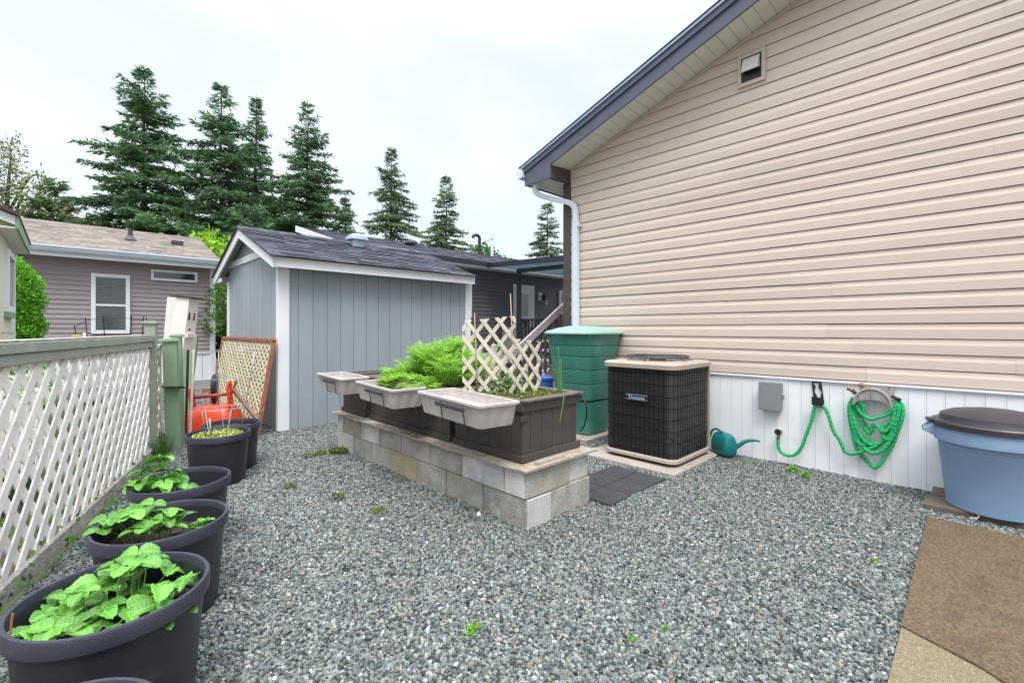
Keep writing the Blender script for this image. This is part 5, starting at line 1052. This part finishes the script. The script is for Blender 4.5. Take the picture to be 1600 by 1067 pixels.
# ------------------------------------------------------------------ green rain barrel
rb = thing('rain_barrel', 'square tapered green rain barrel with pale green lid by the downpipe', 'rain barrel', (4.97, 3.66, 0))
bx, by = 4.955, 3.68; mb = MB()
def sqr(r, z): return (r, z)
prof = []; zb, z1_ = .50, 1.36
mb.lathe(bx, by, [(.245, .05), (.255, .06), (.285, .46), (.287, .475)], 48, sq=5); mb.build('base', 'barrel', rb, smooth='auto')
mb = MB(); prof = [(.285, .49)]
bands = [.49, .70, .88, 1.05, 1.19]
for i in range(5):
    za = bands[i]; zb2 = bands[i + 1] if i < 4 else 1.355; ra = .295 + .085 * (za - .49) / .87; rb2 = .295 + .085 * (zb2 - .49) / .87
    prof += [(ra, za + .004), (ra + .004, za + .02), (rb2 + .003, zb2 - .012), (rb2 - .010, zb2 - .006), (rb2 - .010, zb2 + .002)]
mb.lathe(bx, by, prof, 64, sq=5.5); mb.build('body', 'barrel', rb, smooth='auto')
mb = MB(); mb.lathe(bx, by, [(.40, 1.345), (.428, 1.335), (.428, 1.352), (.41, 1.372), (.33, 1.395), (.30, 1.41), (.16, 1.44), (0, 1.445)], 64, sq=5); ld = mb.build('lid', 'lid', rb, smooth='auto')
mb = MB()
for k in range(24):
    a = k * 6.283 / 24; ca, sa = math.cos(a), math.sin(a); e_ = .36 / max(abs(ca), abs(sa)); mb.box(bx + ca * e_ - .008, by + sa * e_ - .008, 1.30, bx + ca * e_ + .008, by + sa * e_ + .008, 1.35)
mb.build('rim_rib', 'barrel', rb)
kb = MB(Matrix.Translation((4.63, 3.52, .60)) @ Matrix.Rotation(R(-90), 4, 'Y')); kb.lathe(0, 0, [(0, -.02), (.03, -.02), (.03, .03), (.018, .035), (.018, .06), (0, .06)], 14); kb.build('tap', 'black', rb, smooth='auto')
mb = MB(); mb.tube(catmull([(4.60, 3.50, .60), (4.56, 3.42, .58), (4.54, 3.34, .48), (4.54, 3.33, .34), (4.55, 3.38, .20), (4.58, 3.46, .13)], 6), .010, 8); mb.build('hose', 'black', rb, smooth=True)
mb = MB(); mb.box(4.653, 3.60, .78, 4.66, 3.63, 1.0); mb.build('level_gauge', 'dark_plastic', rb)
mb = MB(); mb.box(4.52, 3.32, -.03, 5.33, 4.08, .045); mb.build('barrel_slab', 'concrete', label='pale slab under the green rain barrel', cat='slab', bevel=.006)

# ------------------------------------------------------------------ air conditioner
ac = thing('air_conditioner', 'black caged air conditioner with beige top and base on a slab', 'air conditioner', (4.70, 2.55, .05))
ax0, ax1, ay0, ay1 = 4.275, 5.155, 2.07, 2.91; acx, acy = (ax0 + ax1) / 2, (ay0 + ay1) / 2; ra, rb_ = (ax1 - ax0) / 2, (ay1 - ay0) / 2
mb = MB(); loft(mb, [rrect(ra, rb_, .10, .055, 6, acx, acy), rrect(ra, rb_, .10, .085, 6, acx, acy), rrect(ra - .015, rb_ - .015, .09, .095, 6, acx, acy)]); mb.build('base_pan', 'ac_beige', ac, smooth='auto')
mb = MB(); nz_ = 30
loft(mb, [rrect(ra - .02, rb_ - .02, .09, .09, 8, acx, acy), rrect(ra - .02, rb_ - .02, .09, 1.0, 8, acx, acy)], False, False); mb.build('coil_guard', 'ac_mesh', ac, smooth='auto')
mb = MB(); per = rrect(ra - .012, rb_ - .012, .092, 0, 8, acx, acy); L_ = [0]
for i in range(len(per)): L_.append(L_[-1] + (Vector(per[(i + 1) % len(per)]) - Vector(per[i])).length)
def at_s(s):
    for i in range(len(per)):
        if s <= L_[i + 1]: f = (s - L_[i]) / (L_[i + 1] - L_[i]); return Vector(per[i]).lerp(Vector(per[(i + 1) % len(per)]), f)
    return Vector(per[0])
nv_ = int(L_[-1] / .052)
for k in range(nv_): p = at_s(L_[-1] * k / nv_); mb.tube([(p.x, p.y, .09), (p.x, p.y, 1.0)], .0022, 4, caps=False)
for k in range(8): zz = .14 + k * .115; mb.tube([(p[0], p[1], zz) for p in per], .0022, 4, closed=True)
mb.build('wire_guard', 'guard', ac)
mb = MB(); mb.box(ax1 - .012, ay0 + .02, .09, ax1 + .004, ay0 + .06, 1.0); mb.build('corner_strip', 'ac_beige', ac)
mb = MB(); hole = [(acx + .33 * math.cos(2 * PI * k / 36), acy + .33 * math.sin(2 * PI * k / 36), 1.055) for k in range(36)]
o1 = rrect(ra + .018, rb_ + .018, .11, .992, 8, acx, acy); o2_ = rrect(ra + .022, rb_ + .022, .11, 1.035, 8, acx, acy); o3 = rrect(ra, rb_, .10, 1.052, 8, acx, acy); loft(mb, [o1, o2_, o3], False, False)
n36 = len(o3); hl = []
for p in o3:
    a = math.atan2(p[1] - acy, p[0] - acx); hl.append((acx + .34 * math.cos(a), acy + .34 * math.sin(a), 1.062))
hl2 = [(p[0], p[1], .99) for p in hl]; loft(mb, [o3, hl, hl2], False, False); mb.build('top_panel', 'ac_beige', ac, smooth='auto')
mb = MB()
for k in range(8): r_ = .07 + k * .038; zz = 1.105 - .045 * (r_ / .36) ** 3; mb.tube([(acx + r_ * math.cos(2 * PI * i / 40), acy + r_ * math.sin(2 * PI * i / 40), zz) for i in range(40)], .0018, 4, closed=True)
for k in range(10): a = k * PI / 5 + .1; mb.tube([(acx + .05 * math.cos(a), acy + .05 * math.sin(a), 1.108), (acx + .30 * math.cos(a), acy + .30 * math.sin(a), 1.09), (acx + .37 * math.cos(a), acy + .37 * math.sin(a), 1.058)], .0042, 5)
mb.tube([(acx + .33 * math.cos(2 * PI * i / 40), acy + .33 * math.sin(2 * PI * i / 40), 1.098) for i in range(40)], .009, 6, closed=True)
mb.build('fan_guard', 'rustwire', ac)
mb = MB(); mb.lathe(acx, acy, [(0, .98), (.085, .98), (.085, 1.085), (.07, 1.10), (0, 1.105)], 24); mb.build('fan_motor', mat('rusty_motor', (.06, .04, .035), .6, (.16, .06, .03), 12), ac, smooth='auto')
mb = MB()
for k in range(4):
    a = k * PI / 2 + .4; c_, s_ = math.cos(a), math.sin(a); mb.add([(acx + .08 * c_, acy + .08 * s_, .97), (acx + .31 * c_ - .12 * s_, acy + .31 * s_ + .12 * c_, .93), (acx + .31 * c_ + .10 * s_, acy + .31 * s_ - .10 * c_, .99), (acx + .08 * c_ + .03 * s_, acy + .08 * s_ - .03 * c_, .985)], [(0, 1, 2, 3)])
mb.build('fan_blade', 'black', ac)
mb = MB(); mb.box(ax0 + .03, ay0 + .03, .3, ax1 - .03, ay1 - .03, .31); mb.build('inner_shelf', 'black', ac)
# badge on the face that looks along -x
mb = MB(); mb.box(ax0 - .008, 2.36, .655, ax0 + .010, 2.62, .715); bd = mb.build('badge', 'navy', ac, bevel=.003)
mb = MB(); mb.box(ax0 - .0095, 2.365, .708, ax0 - .0082, 2.615, .712); mb.box(ax0 - .0095, 2.365, .658, ax0 - .0082, 2.615, .6605); mb.build('badge_line', 'flash', bd)
cu = bpy.data.curves.new('badge_text', 'FONT'); cu.body = 'Ducane'; cu.size = .055; cu.extrude = .001; cu.offset = .0012; cu.align_x = 'CENTER'; cu.space_character = 1.12
to = bpy.data.objects.new('tmp', cu); C.objects.link(to); dg = bpy.context.evaluated_depsgraph_get(); tme = bpy.data.meshes.new_from_object(to.evaluated_get(dg)); bpy.data.objects.remove(to)
for v in tme.vertices: x_, y_, z_ = v.co; v.co = (-z_ - (.0085), -x_, y_)
tob = bpy.data.objects.new('lettering', tme); C.objects.link(tob); tob.parent = bd; tob.location = Vector((ax0, 2.49, .665)) - wloc(bd)
tme.materials.clear(); tme.materials.append(M['flash'])
mb = MB(); mb.box(4.12, 2.0, -.03, 5.30, 3.12, .018); mb.build('ac_slab', 'concrete', label='pale concrete slab under the black air conditioner', cat='slab', bevel=.008)

# ------------------------------------------------------------------ things on and by the skirting
wc = thing('watering_can', 'dark teal plastic watering can with a long curved spout', 'watering can', (5.22, 2.0, 0))
cbx, cby = 5.20, 1.955; mb = MB(); Mw = Matrix.Translation((cbx, cby, .05)) @ Matrix.Rotation(R(-35), 4, 'Z'); mb.M = Mw
loft(mb, [rrect(.075, .13, .05, -.02, 5), rrect(.085, .14, .055, 0, 5), rrect(.085, .15, .055, .10, 5), rrect(.06, .12, .04, .18, 5), rrect(.03, .07, .02, .205, 5)]); mb.build('body', 'teal', wc, smooth='auto')
mb = MB(); mb.tube(catmull([(5.17, 1.88, .06), (5.20, 1.80, .14), (5.22, 1.73, .195), (5.23, 1.66, .215), (5.23, 1.60, .215)], 5), [.028 - .0009 * i for i in range(21)], 10); mb.build('spout', 'teal', wc, smooth=True)
mb = MB(); mb.tube(catmull([(5.17, 1.95, .25), (5.19, 2.02, .285), (5.2, 2.08, .26), (5.2, 2.11, .18)], 5), .013, 8); mb.build('handle', 'teal', wc, smooth=True)
mbx = thing('meter_box', 'small grey utility box mounted on the white skirting', 'utility box', (W - .05, 1.50, .54))
mb = MB(); mb.box(W - .095, 1.408, .552, W - .018, 1.612, .838); mb.build('body', 'grey_box', mbx, bevel=.012)
mb = MB(); mb.box(W - .108, 1.402, .548, W - .097, 1.618, .842); mb.build('cover', 'grey_box', mbx, bevel=.005)
mb = MB(); mb.box(W - .09, 1.385, .675, W - .06, 1.407, .72); mb.build('latch', 'wire', mbx)
hk = thing('hose_hook', 'black slotted metal hook on the white skirting with hose over it', 'hook', (W - .03, 1.1, .63))
mb = MB(); pts = [(1.14, .905), (1.055, .905), (1.03, .63), (1.10, .62)]
def frm(mb, o, i_, x, t_):
    n_ = len(o); vs = [(x, *p) for p in o] + [(x, *p) for p in i_] + [(x + t_, *p) for p in o] + [(x + t_, *p) for p in i_]
    fs = []
    for k in range(n_):
        k2 = (k + 1) % n_; fs += [(k, k2, n_ + k2, n_ + k), (2 * n_ + k, 3 * n_ + k, 3 * n_ + k2, 2 * n_ + k2), (k, 2 * n_ + k, 2 * n_ + k2, k2), (n_ + k, n_ + k2, 3 * n_ + k2, 3 * n_ + k)]
    mb.add(vs, fs)
n_ = 28; ou = []; inn = []
for k in range(n_):
    a = 2 * PI * k / n_; sx_ = math.copysign(abs(math.cos(a)) ** .35, math.cos(a)) * .042; sz = math.copysign(abs(math.sin(a)) ** .35, math.sin(a)) * .125; zz = .765 + sz; sh = -(zz - .765) * -.12
    ou.append((1.10 + sx_ + sh, zz)); wv = (.020 + .010 * math.cos(sz * 48)); inn.append((1.10 + math.copysign(min(abs(sx_), wv), sx_) + sh, .775 + sz * .72))
frm(mb, ou, inn, W - .026, .004); mb.build('plate', 'black', hk)
mb = MB(); mb.prism([(W - .026, 1.135, .645), (W - .026, 1.045, .640), (W - .11, 1.045, .655), (W - .11, 1.135, .66)], (0, 0, -.005)); mb.prism([(W - .11, 1.045, .655), (W - .11, 1.135, .66), (W - .115, 1.135, .735), (W - .115, 1.045, .73)], (.004, 0, 0)); mb.build('arm', 'black', hk)
tp = thing('outdoor_tap', 'brass outdoor tap on the white skirting', 'tap', (W - .05, 1.44, .3))
mb = MB(); mb.tube([(W - .016, 1.43, .33), (W - .07, 1.43, .33), (W - .085, 1.435, .30), (W - .085, 1.437, .26)], [.018, .018, .016, .017], 10); mb.build('body', 'brass', tp, smooth=True)
mb = MB(Matrix.Translation((W - .105, 1.435, .335)) @ Matrix.Rotation(R(90), 4, 'Y')); mb.lathe(0, 0, [(.0, -.008), (.03, -.008), (.034, 0), (.03, .008), (0, .008)], 8); mb.build('handwheel', 'black', tp)
hx = W - .085
def crinkle(path, r0=.0155):
    pts = catmull(path, 6); out = [pts[0]]; 
    for p in pts[1:]:
        while (p - out[-1]).length > .012: out.append(out[-1] + (p - out[-1]).normalized() * .0085)
    return out, [r0 * (1 + .10 * math.sin(i * 1.25) + .07 * math.sin(i * 3.1 + 1)) for i in range(len(out))]
hs_ = thing('garden_hose', 'crinkled bright green fabric hose coiled on the hanger and running to the tap', 'hose', (hx, .9, .1))
feed = [(1.436, .268), (1.439, .21), (1.43, .16), (1.402, .123), (1.357, .106), (1.303, .116), (1.259, .157), (1.22, .229), (1.193, .324), (1.163, .419), (1.138, .502), (1.124, .583), (1.113, .64), (1.10, .672), (1.085, .672)]
feed2 = [(1.079, .655), (1.041, .642), (1.013, .597), (.989, .523), (.97, .448), (.949, .394), (.917, .351), (.891, .289), (.87, .24), (.824, .226), (.771, .246), (.712, .285), (.653, .324), (.596, .379), (.547, .433), (.52, .5)]
loops = [([(.809, .751), (.84, .676), (.837, .564), (.817, .453), (.798, .344), (.771, .255), (.727, .199), (.682, .153), (.649, .132), (.61, .177), (.561, .278), (.52, .375), (.492, .487), (.465, .58), (.451, .67), (.465, .739), (.513, .773)], 0),
 ([(.804, .737), (.817, .642), (.786, .496), (.741, .391), (.697, .343), (.639, .354), (.575, .401), (.526, .481), (.492, .594), (.478, .702), (.506, .761)], -.03),
 ([(.794, .729), (.756, .631), (.682, .576), (.61, .604), (.54, .65), (.499, .717)], -.05), ([(.809, .699), (.824, .546), (.771, .423), (.697, .306), (.625, .338), (.554, .459), (.513, .626), (.499, .735)], -.01),
 ([(.80, .74), (.727, .69), (.741, .521), (.682, .438), (.653, .534), (.582, .472), (.526, .553), (.50, .70)], -.04),
 ([(.83, .70), (.825, .56), (.79, .42), (.72, .30), (.66, .27), (.60, .30), (.53, .42), (.49, .58), (.48, .70)], -.055), ([(.815, .72), (.77, .60), (.70, .48), (.70, .36), (.76, .33), (.80, .42), (.83, .60)], -.02), ([(.50, .74), (.52, .60), (.60, .50), (.56, .40), (.52, .50), (.48, .66)], -.035)]
mb = MB()
for pl, off in ((feed, 0), (feed2, 0)):
    p_, r_ = crinkle([(hx + off, a, b) for a, b in pl]); mb.tube(p_, r_, 9)
mb.build('hose', 'hose', hs_, smooth=True)
mb = MB()
for i, (pl, off) in enumerate(loops):
    p_, r_ = crinkle([(hx + .015 + off * .5 + .012 * math.sin(j * 1.3 + i), a, b) for j, (a, b) in enumerate(pl)]); mb.tube(p_, r_, 9)
mb.build('coil', 'hose', hs_, smooth=True)
mb = MB(); mb.tube([(hx, .465, .77), (hx, .53, .80)], .014, 8); mb.build('hose_end', 'black', hs_, smooth=True)
hh = thing('hose_hanger', 'grey arched hose hanger on the skirting', 'hose hanger', (W - .05, .65, .7))
mb = MB(); arc = []
for k in range(17): a = PI * k / 16; arc.append((.664 + .137 * math.cos(a), .70 + .155 * math.sin(a)))
ins = [(.664 + .125 * math.cos(PI * k / 16), .70 + .055 * math.sin(PI * k / 16) + .0) for k in range(17)]
o_p = [(W - .125, *p) for p in arc] + [(W - .125, *p) for p in reversed(ins)]; mb.prism(o_p, (.008, 0, 0)); mb.tube([(W - .128, *p) for p in arc], .009, 6)
for k in (4, 8, 12): mb.bar((W - .130, *arc[k]), (W - .130, *ins[k]), .006, .01, up=(1, 0, 0))
mb.build('face', 'grey_plastic', hh)
mb = MB(); n_ = 16
mb.add([(W - .125, *p) for p in arc] + [(W - .03, *p) for p in arc], [(k, k + 1, 18 + k, 17 + k) for k in range(16)]); mb.build('cradle', 'grey_plastic', hh, smooth=True)
mb = MB(); mb.box(W - .03, .515, .755, W - .018, .757, .888); mb.build('backplate', 'grey_plastic', hh, bevel=.003)
mb = MB(); mb.box(W - .0315, .55, .855, W - .0305, .558, .868); mb.build('screw', 'black', hh)
nz1 = MB(); nz1.tube([(W - .10, .79, .80), (W - .12, .815, .835), (W - .125, .83, .845)], [.018, .020, .022], 10); nz1.tube([(W - .125, .83, .845), (W - .128, .845, .85)], [.024, .026], 10); nz1.build('hose_nozzle', 'brass', label='brass and black spray nozzle resting on the hose hanger', cat='nozzle', smooth=True)
nz2 = MB(); nz2.tube([(W - .09, .73, .862), (W - .09, .755, .895)], .02, 10); nz2.build('hose_coupling', 'terracotta', label='small orange coupling on top of the hose hanger', cat='coupling', smooth=True)

# ------------------------------------------------------------------ trash can on pavers
tcx_, tcy_ = 5.00, -.10
tc_ = thing('trash_can', 'round blue grey trash can with black domed lid on dark pavers', 'trash can', (tcx_, tcy_, .045))
mb = MB(); mb.lathe(tcx_, tcy_, [(.262, .045), (.270, .052), (.272, .075), (.318, .53), (.322, .535), (.340, .545), (.343, .665), (.338, .672), (.32, .672)], 64); mb.build('body', 'can', tc_, smooth='auto')
mb = MB()
for sg, az in ((1, 98), (1, -82)):
    a = R(az); d = Vector((math.cos(a), math.sin(a), 0)); s_ = Vector((-d.y, d.x, 0)); c = Vector((tcx_, tcy_, 0)) + d * .335
    for e_ in (-.075, .063): mb.prism([c + s_ * e_ + Vector((0, 0, .66)), c + s_ * e_ + d * .028 + Vector((0, 0, .655)), c + s_ * e_ + d * .072 + Vector((0, 0, .615)), c + s_ * e_ + d * .070 + Vector((0, 0, .595)), c + s_ * e_ - d * .01 + Vector((0, 0, .555))], s_ * .012)
    mb.prism([c - s_ * .063 + d * .072 + Vector((0, 0, .622)), c - s_ * .063 + d * .072 + Vector((0, 0, .592)), c - s_ * .063 + d * .052 + Vector((0, 0, .592)), c - s_ * .063 + d * .052 + Vector((0, 0, .622))], s_ * .126)
    mb.prism([c - s_ * .0629 + d * .0 + Vector((0, 0, .655)), c - s_ * .0629 + d * .066 + Vector((0, 0, .618)), c - s_ * .0629 + d * .058 + Vector((0, 0, .612)), c - s_ * .0629 + d * .0 + Vector((0, 0, .645))], s_ * .1258)
mb.build('handle', 'can', tc_, bevel=.003)
mb = MB(); mb.lathe(tcx_, tcy_, [(.350, .655), (.358, .650), (.360, .685), (.350, .697), (.318, .700), (.312, .712), (.305, .742), (.285, .752), (.24, .772), (.12, .792), (0, .797)], 64)
ld = mb.build('lid', 'canlid', tc_, smooth='auto')
mb = MB(); a = R(98); d = Vector((math.cos(a), math.sin(a), 0)); s_ = Vector((-d.y, d.x, 0)); c = Vector((tcx_, tcy_, 0)) + d * .345; mb.prism([c - s_ * .055 + Vector((0, 0, .695)), c - s_ * .055 + d * .042 + Vector((0, 0, .690)), c - s_ * .055 + d * .042 + Vector((0, 0, .672)), c - s_ * .055 + Vector((0, 0, .665))], s_ * .11); mb.build('lid_tab', 'canlid', ld, bevel=.003)
k = 0; labs = ['dark paver at the left corner below the trash can', 'dark paver in the middle below the trash can', 'dark paver right of the middle one below the trash can', 'dark mossy paver behind the trash can at the skirting', 'dark paver deep under the trash can', 'dark paver under the far side of the trash can']
for i in range(3):
    mb = MB(); y_ = .29 - i * .30; mb.box(4.78, y_ - .292, -.02, 5.075, y_, .043); mb.build('paver', 'paver', label=labs[i], cat='paver', group='pavers under the trash can', bevel=.006)
    mb = MB(); mb.box(5.082, y_ - .292, -.02, 5.335, y_ - .03, .05 if i == 0 else .043); mb.build('paver', 'paver', label=labs[3 + i], cat='paver', group='pavers under the trash can', bevel=.006)
mb = MB(); rs = random.Random(2)
for k in range(8): mb.tube(catmull([(4.70 + rs.uniform(-.02, .02), .02 + rs.uniform(-.02, .02), .025), (4.74 + rs.uniform(-.02, .02), -.01, .03), (4.80 + rs.uniform(-.03, .03), -.02 + rs.uniform(-.03, .03), .06)], 4), .0022, 4)
mb.build('dry_stalk', 'dry', label='bundle of dry straw stalks in front of the trash can', cat='straw')
# rubber pavers by the blocks
rg = 0
for i in range(3):
    for j in range(2):
        x_ = 3.07 + i * .305; y_ = 2.02 + j * .285 + i * .0; mb = MB(); mb.box(x_, y_, -.02, x_ + .298, y_ + .278, .016); 
        mb.build('rubber_paver', 'rubber', label='flat dark rubber paver beside the block plinth, %s row, %s' % (('near', 'far')[j], ('next to the blocks', 'middle', 'outermost')[i]), cat='paver', group='rubber pavers by the block plinth', bevel=.004)

# ------------------------------------------------------------------ slab and carpet at the lower right
mb = MB(); mb.box(.4, -3.2, -.05, 4.50, .245, .016); mb.build('path_slab', 'agg', kind='structure', bevel=.006)
mb = MB(); poly = [(4.52, .250), (4.49, -2.6), (1.6, -2.6), (2.34, -.55), (2.55, -.16), (2.66, -.02), (2.775, .245)]; mb.prism([(x, y, .0162) for x, y in poly], (0, 0, .010)); mb.build('carpet', 'mat', label='brown coir carpet lying on the slab at the lower right', cat='carpet')

# ------------------------------------------------------------------ weeds, moss and litter
def weed(label, x, y, r, n, s, m='moss', h=.03, cat='weed', group='weeds in the gravel'):
    mb = MB(); tuft(mb, x, y, .005, r, n, random.Random(int(x * 1000 + y * 77)), h, s); mb.build('weed', m, label=label, cat=cat, group=group)
M['bright'] = mat('bright_weed', (.20, .48, .03), .6, (.14, .36, .02), 10, tint=.3, trans=.3)
weed('mossy weed patch against the far end of the blocks', 2.20, 5.05, .10, 500, .03, h=.05)
weed('mossy weed patch left of the far end of the blocks', 2.02, 5.12, .07, 250, .025, h=.03)
weed('small weed patch in the gravel before the shed', 1.88, 5.10, .05, 130, .02)
weed('low yellowish weed patch between the fourth pot and the blocks', 1.62, 3.72, .05, 120, .02)
weed('thin weed patch in mid gravel near the blocks', 1.70, 3.20, .05, 100, .02)
weed('tiny weed patch at the centre left of the gravel', 1.42, 4.25, .05, 100, .02)
weed('green clover sprig in the gravel at the bottom of the picture', 1.335, 1.62, .035, 34, .022, 'bright', .03)
weed('single bright seedling near the bottom centre', 1.80, 1.075, .012, 9, .024, 'bright', .03)
weed('little green sprout right of the bottom centre seedling', 1.99, 1.02, .02, 22, .014, 'bright', .02)
weed('bright weed below the brass tap', 5.12, 1.27, .05, 70, .03, 'bright', .03)
weed('smaller bright weed beside the one below the tap', 5.0, 1.13, .04, 50, .028, 'bright', .03)
weed('tiny green weed left of the tap on the gravel', 5.10, 1.62, .02, 24, .02, 'bright', .02)
weed('tiny green sprout left of the brown carpet', 3.45, .43, .02, 20, .018, 'bright', .02)
mb = MB(); rs = random.Random(66)
for _ in range(1700):
    t_ = rs.uniform(0, FL + .3); c = FO + FD * t_ + FN * rs.uniform(-.9, .10); hgt = rs.uniform(.0, .20) * rs.random(); d = Vector((rs.uniform(-.5, .5), rs.uniform(-.5, .5), 1)).normalized(); s2 = d.cross(Vector((rs.uniform(-1, 1), rs.uniform(-1, 1), .2))).normalized(); l_ = rs.uniform(.022, .05); c = c + Vector((0, 0, hgt))
    mb.add([c, c + d * l_ * .5 + s2 * l_ * .35, c + d * l_, c + d * l_ * .5 - s2 * l_ * .35], [(0, 1, 2, 3)], rs.random())
mb.build('groundcover', 'leaf', kind='stuff', label='low green leaves growing along and behind the lattice fence', cat='ground cover')
mb = MB()
for _ in range(420):
    t_ = FL + rs.uniform(-.1, .75); c = FO + FD * t_ + FN * rs.uniform(-.02, .14); a = rs.uniform(0, 6.28); h_ = rs.uniform(.08, .30); e_ = c + Vector((math.cos(a) * .07, math.sin(a) * .07, h_)); s2 = Vector((math.sin(a), -math.cos(a), 0)) * .004
    mb.add([c - s2, c + s2, e_], [(0, 1, 2)], rs.random())
mb.build('grass_tuft', 'grass', kind='stuff', label='tall grass growing round the foot of the green posts', cat='grass')
mb = MB()
for _ in range(160):
    c = FO + FD * rs.uniform(.9, 3.2) - FN * rs.uniform(.15, .8) + Vector((0, 0, rs.uniform(-.04, .08))); d = Vector((rs.uniform(-1, 1), rs.uniform(-1, 1), rs.uniform(.1, .8))).normalized(); s2 = d.cross(Vector((0, 0, 1))).normalized(); l_ = rs.uniform(.03, .07); mb.add([c, c + d * l_ * .5 + s2 * l_ * .3, c + d * l_, c + d * l_ * .5 - s2 * l_ * .3], [(0, 1, 2, 3)], rs.random())
mb.build('red_leaves', 'red_mulch', kind='stuff', label='fallen red leaves on the earth behind the lattice fence', cat='leaves')
vin = leafy('climbing_vine', 'green vine leaves showing above the fence base between the lattices', 'vine', 0, 0, [(-.15, 5.9, .9, .15, .35, .22), (-.25, 5.0, .95, .15, .4, .15), (.45, 6.75, 1.2, .10, .14, .12), (-.5, 4.4, 1.0, .15, .3, .12)], 'leaf', 91, leaf=.06, n=260, base=(-.15, 5.9, .6))
lf = MB(); rs = random.Random(4)
for (x, y) in ((1.62, 4.60), (1.75, 4.35), (1.84, 4.2), (2.2, 3.0), (2.16, 3.35), (2.05, 2.9)): lf.add([(x, y, .012), (x + .03, y + .01, .022), (x + .045, y + .04, .012), (x + .01, y + .035, .02)], [(0, 1, 2, 3)], rs.random())
for _ in range(46):
    x, y = rs.uniform(1.2, 4.9), rs.uniform(.6, 5.5)
    if 2.2 < x < 4.0 and 1.95 < y < 5.4: continue
    a = rs.uniform(0, 6.28); c_, s_ = math.cos(a) * .016, math.sin(a) * .016; lf.add([(x - c_, y - s_, .010), (x + s_ * .5, y - c_ * .5, .018), (x + c_, y + s_, .012), (x - s_ * .5, y + c_ * .5, .020)], [(0, 1, 2, 3)], rs.random())
lf.build('fallen_leaves', mat('dry_leaf', (.34, .17, .08), .8, (.22, .12, .06), 20, tint=.4), kind='stuff', label='few fallen orange red leaves on the gravel', cat='leaves')
st2 = MB()
for (x, y, r_, lab) in ((2.22, 2.62, .019, 'white pebble lying against the block plinth'),):
    st2.lathe(x, y, [(0, -.01), (r_, .0), (r_ * .9, .014), (r_ * .5, .024), (0, .026)], 6); st2.build('pebble', 'white', label=lab, cat='pebble')
# obelisk wires behind the fence
ob = thing('wire_obelisk', 'thin dark wire frame standing behind the lattice fence', 'plant frame', (.55, 11.9, 0)); mb = MB()
for (xa, ya, xb, yb, z0_, z1_2) in ((.30, 12.2, .12, 12.45, .2, 1.47), (.36, 12.2, .28, 12.35, .2, 1.62), (.60, 12.0, .53, 12.1, .2, 1.66), (.85, 11.8, .93, 11.7, .2, 1.66), (1.0, 11.6, 1.1, 11.5, .2, 1.66), (.95, 11.5, 1.14, 11.45, .2, 1.63)): mb.tube([(xa, ya, z0_), (xb, yb, z1_2)], .009, 5)
mb.tube(catmull([(.12, 12.45, 1.42), (.28, 12.35, 1.56), (.53, 12.1, 1.61), (.93, 11.7, 1.61), (1.1, 11.5, 1.60)], 4), .006, 5); mb.build('frame', 'black', ob)
mb = MB(); mb.lathe(.07, 5.80, [(.024, 1.25), (.034, 1.335), (.036, 1.34), (0, 1.345)], 16); mb.build('yellow_cup', 'yellow', label='yellow cup standing behind the green top rail', cat='cup', smooth='auto')
mb = MB(); mb.lathe(.125, 5.80, [(.011, 1.0), (.011, 1.36), (.0, 1.365)], 12); mb.build('white_stub', 'white', label='short white tube behind the fence beside the yellow cup', cat='tube', smooth='auto')
# brick edging glimpsed behind the wheelbarrow
mb = MB()
for i in range(6): mb.box(2.15 + i * .23, 11.9 + .0 * i, 0, 2.36 + i * .23, 12.0, .09)
mb.build('brick_edging', 'terracotta', label='row of red bricks on the ground behind the wheelbarrow', cat='bricks')
# conduit on the tan wall side and small fittings
print('objects', len(bpy.data.objects))
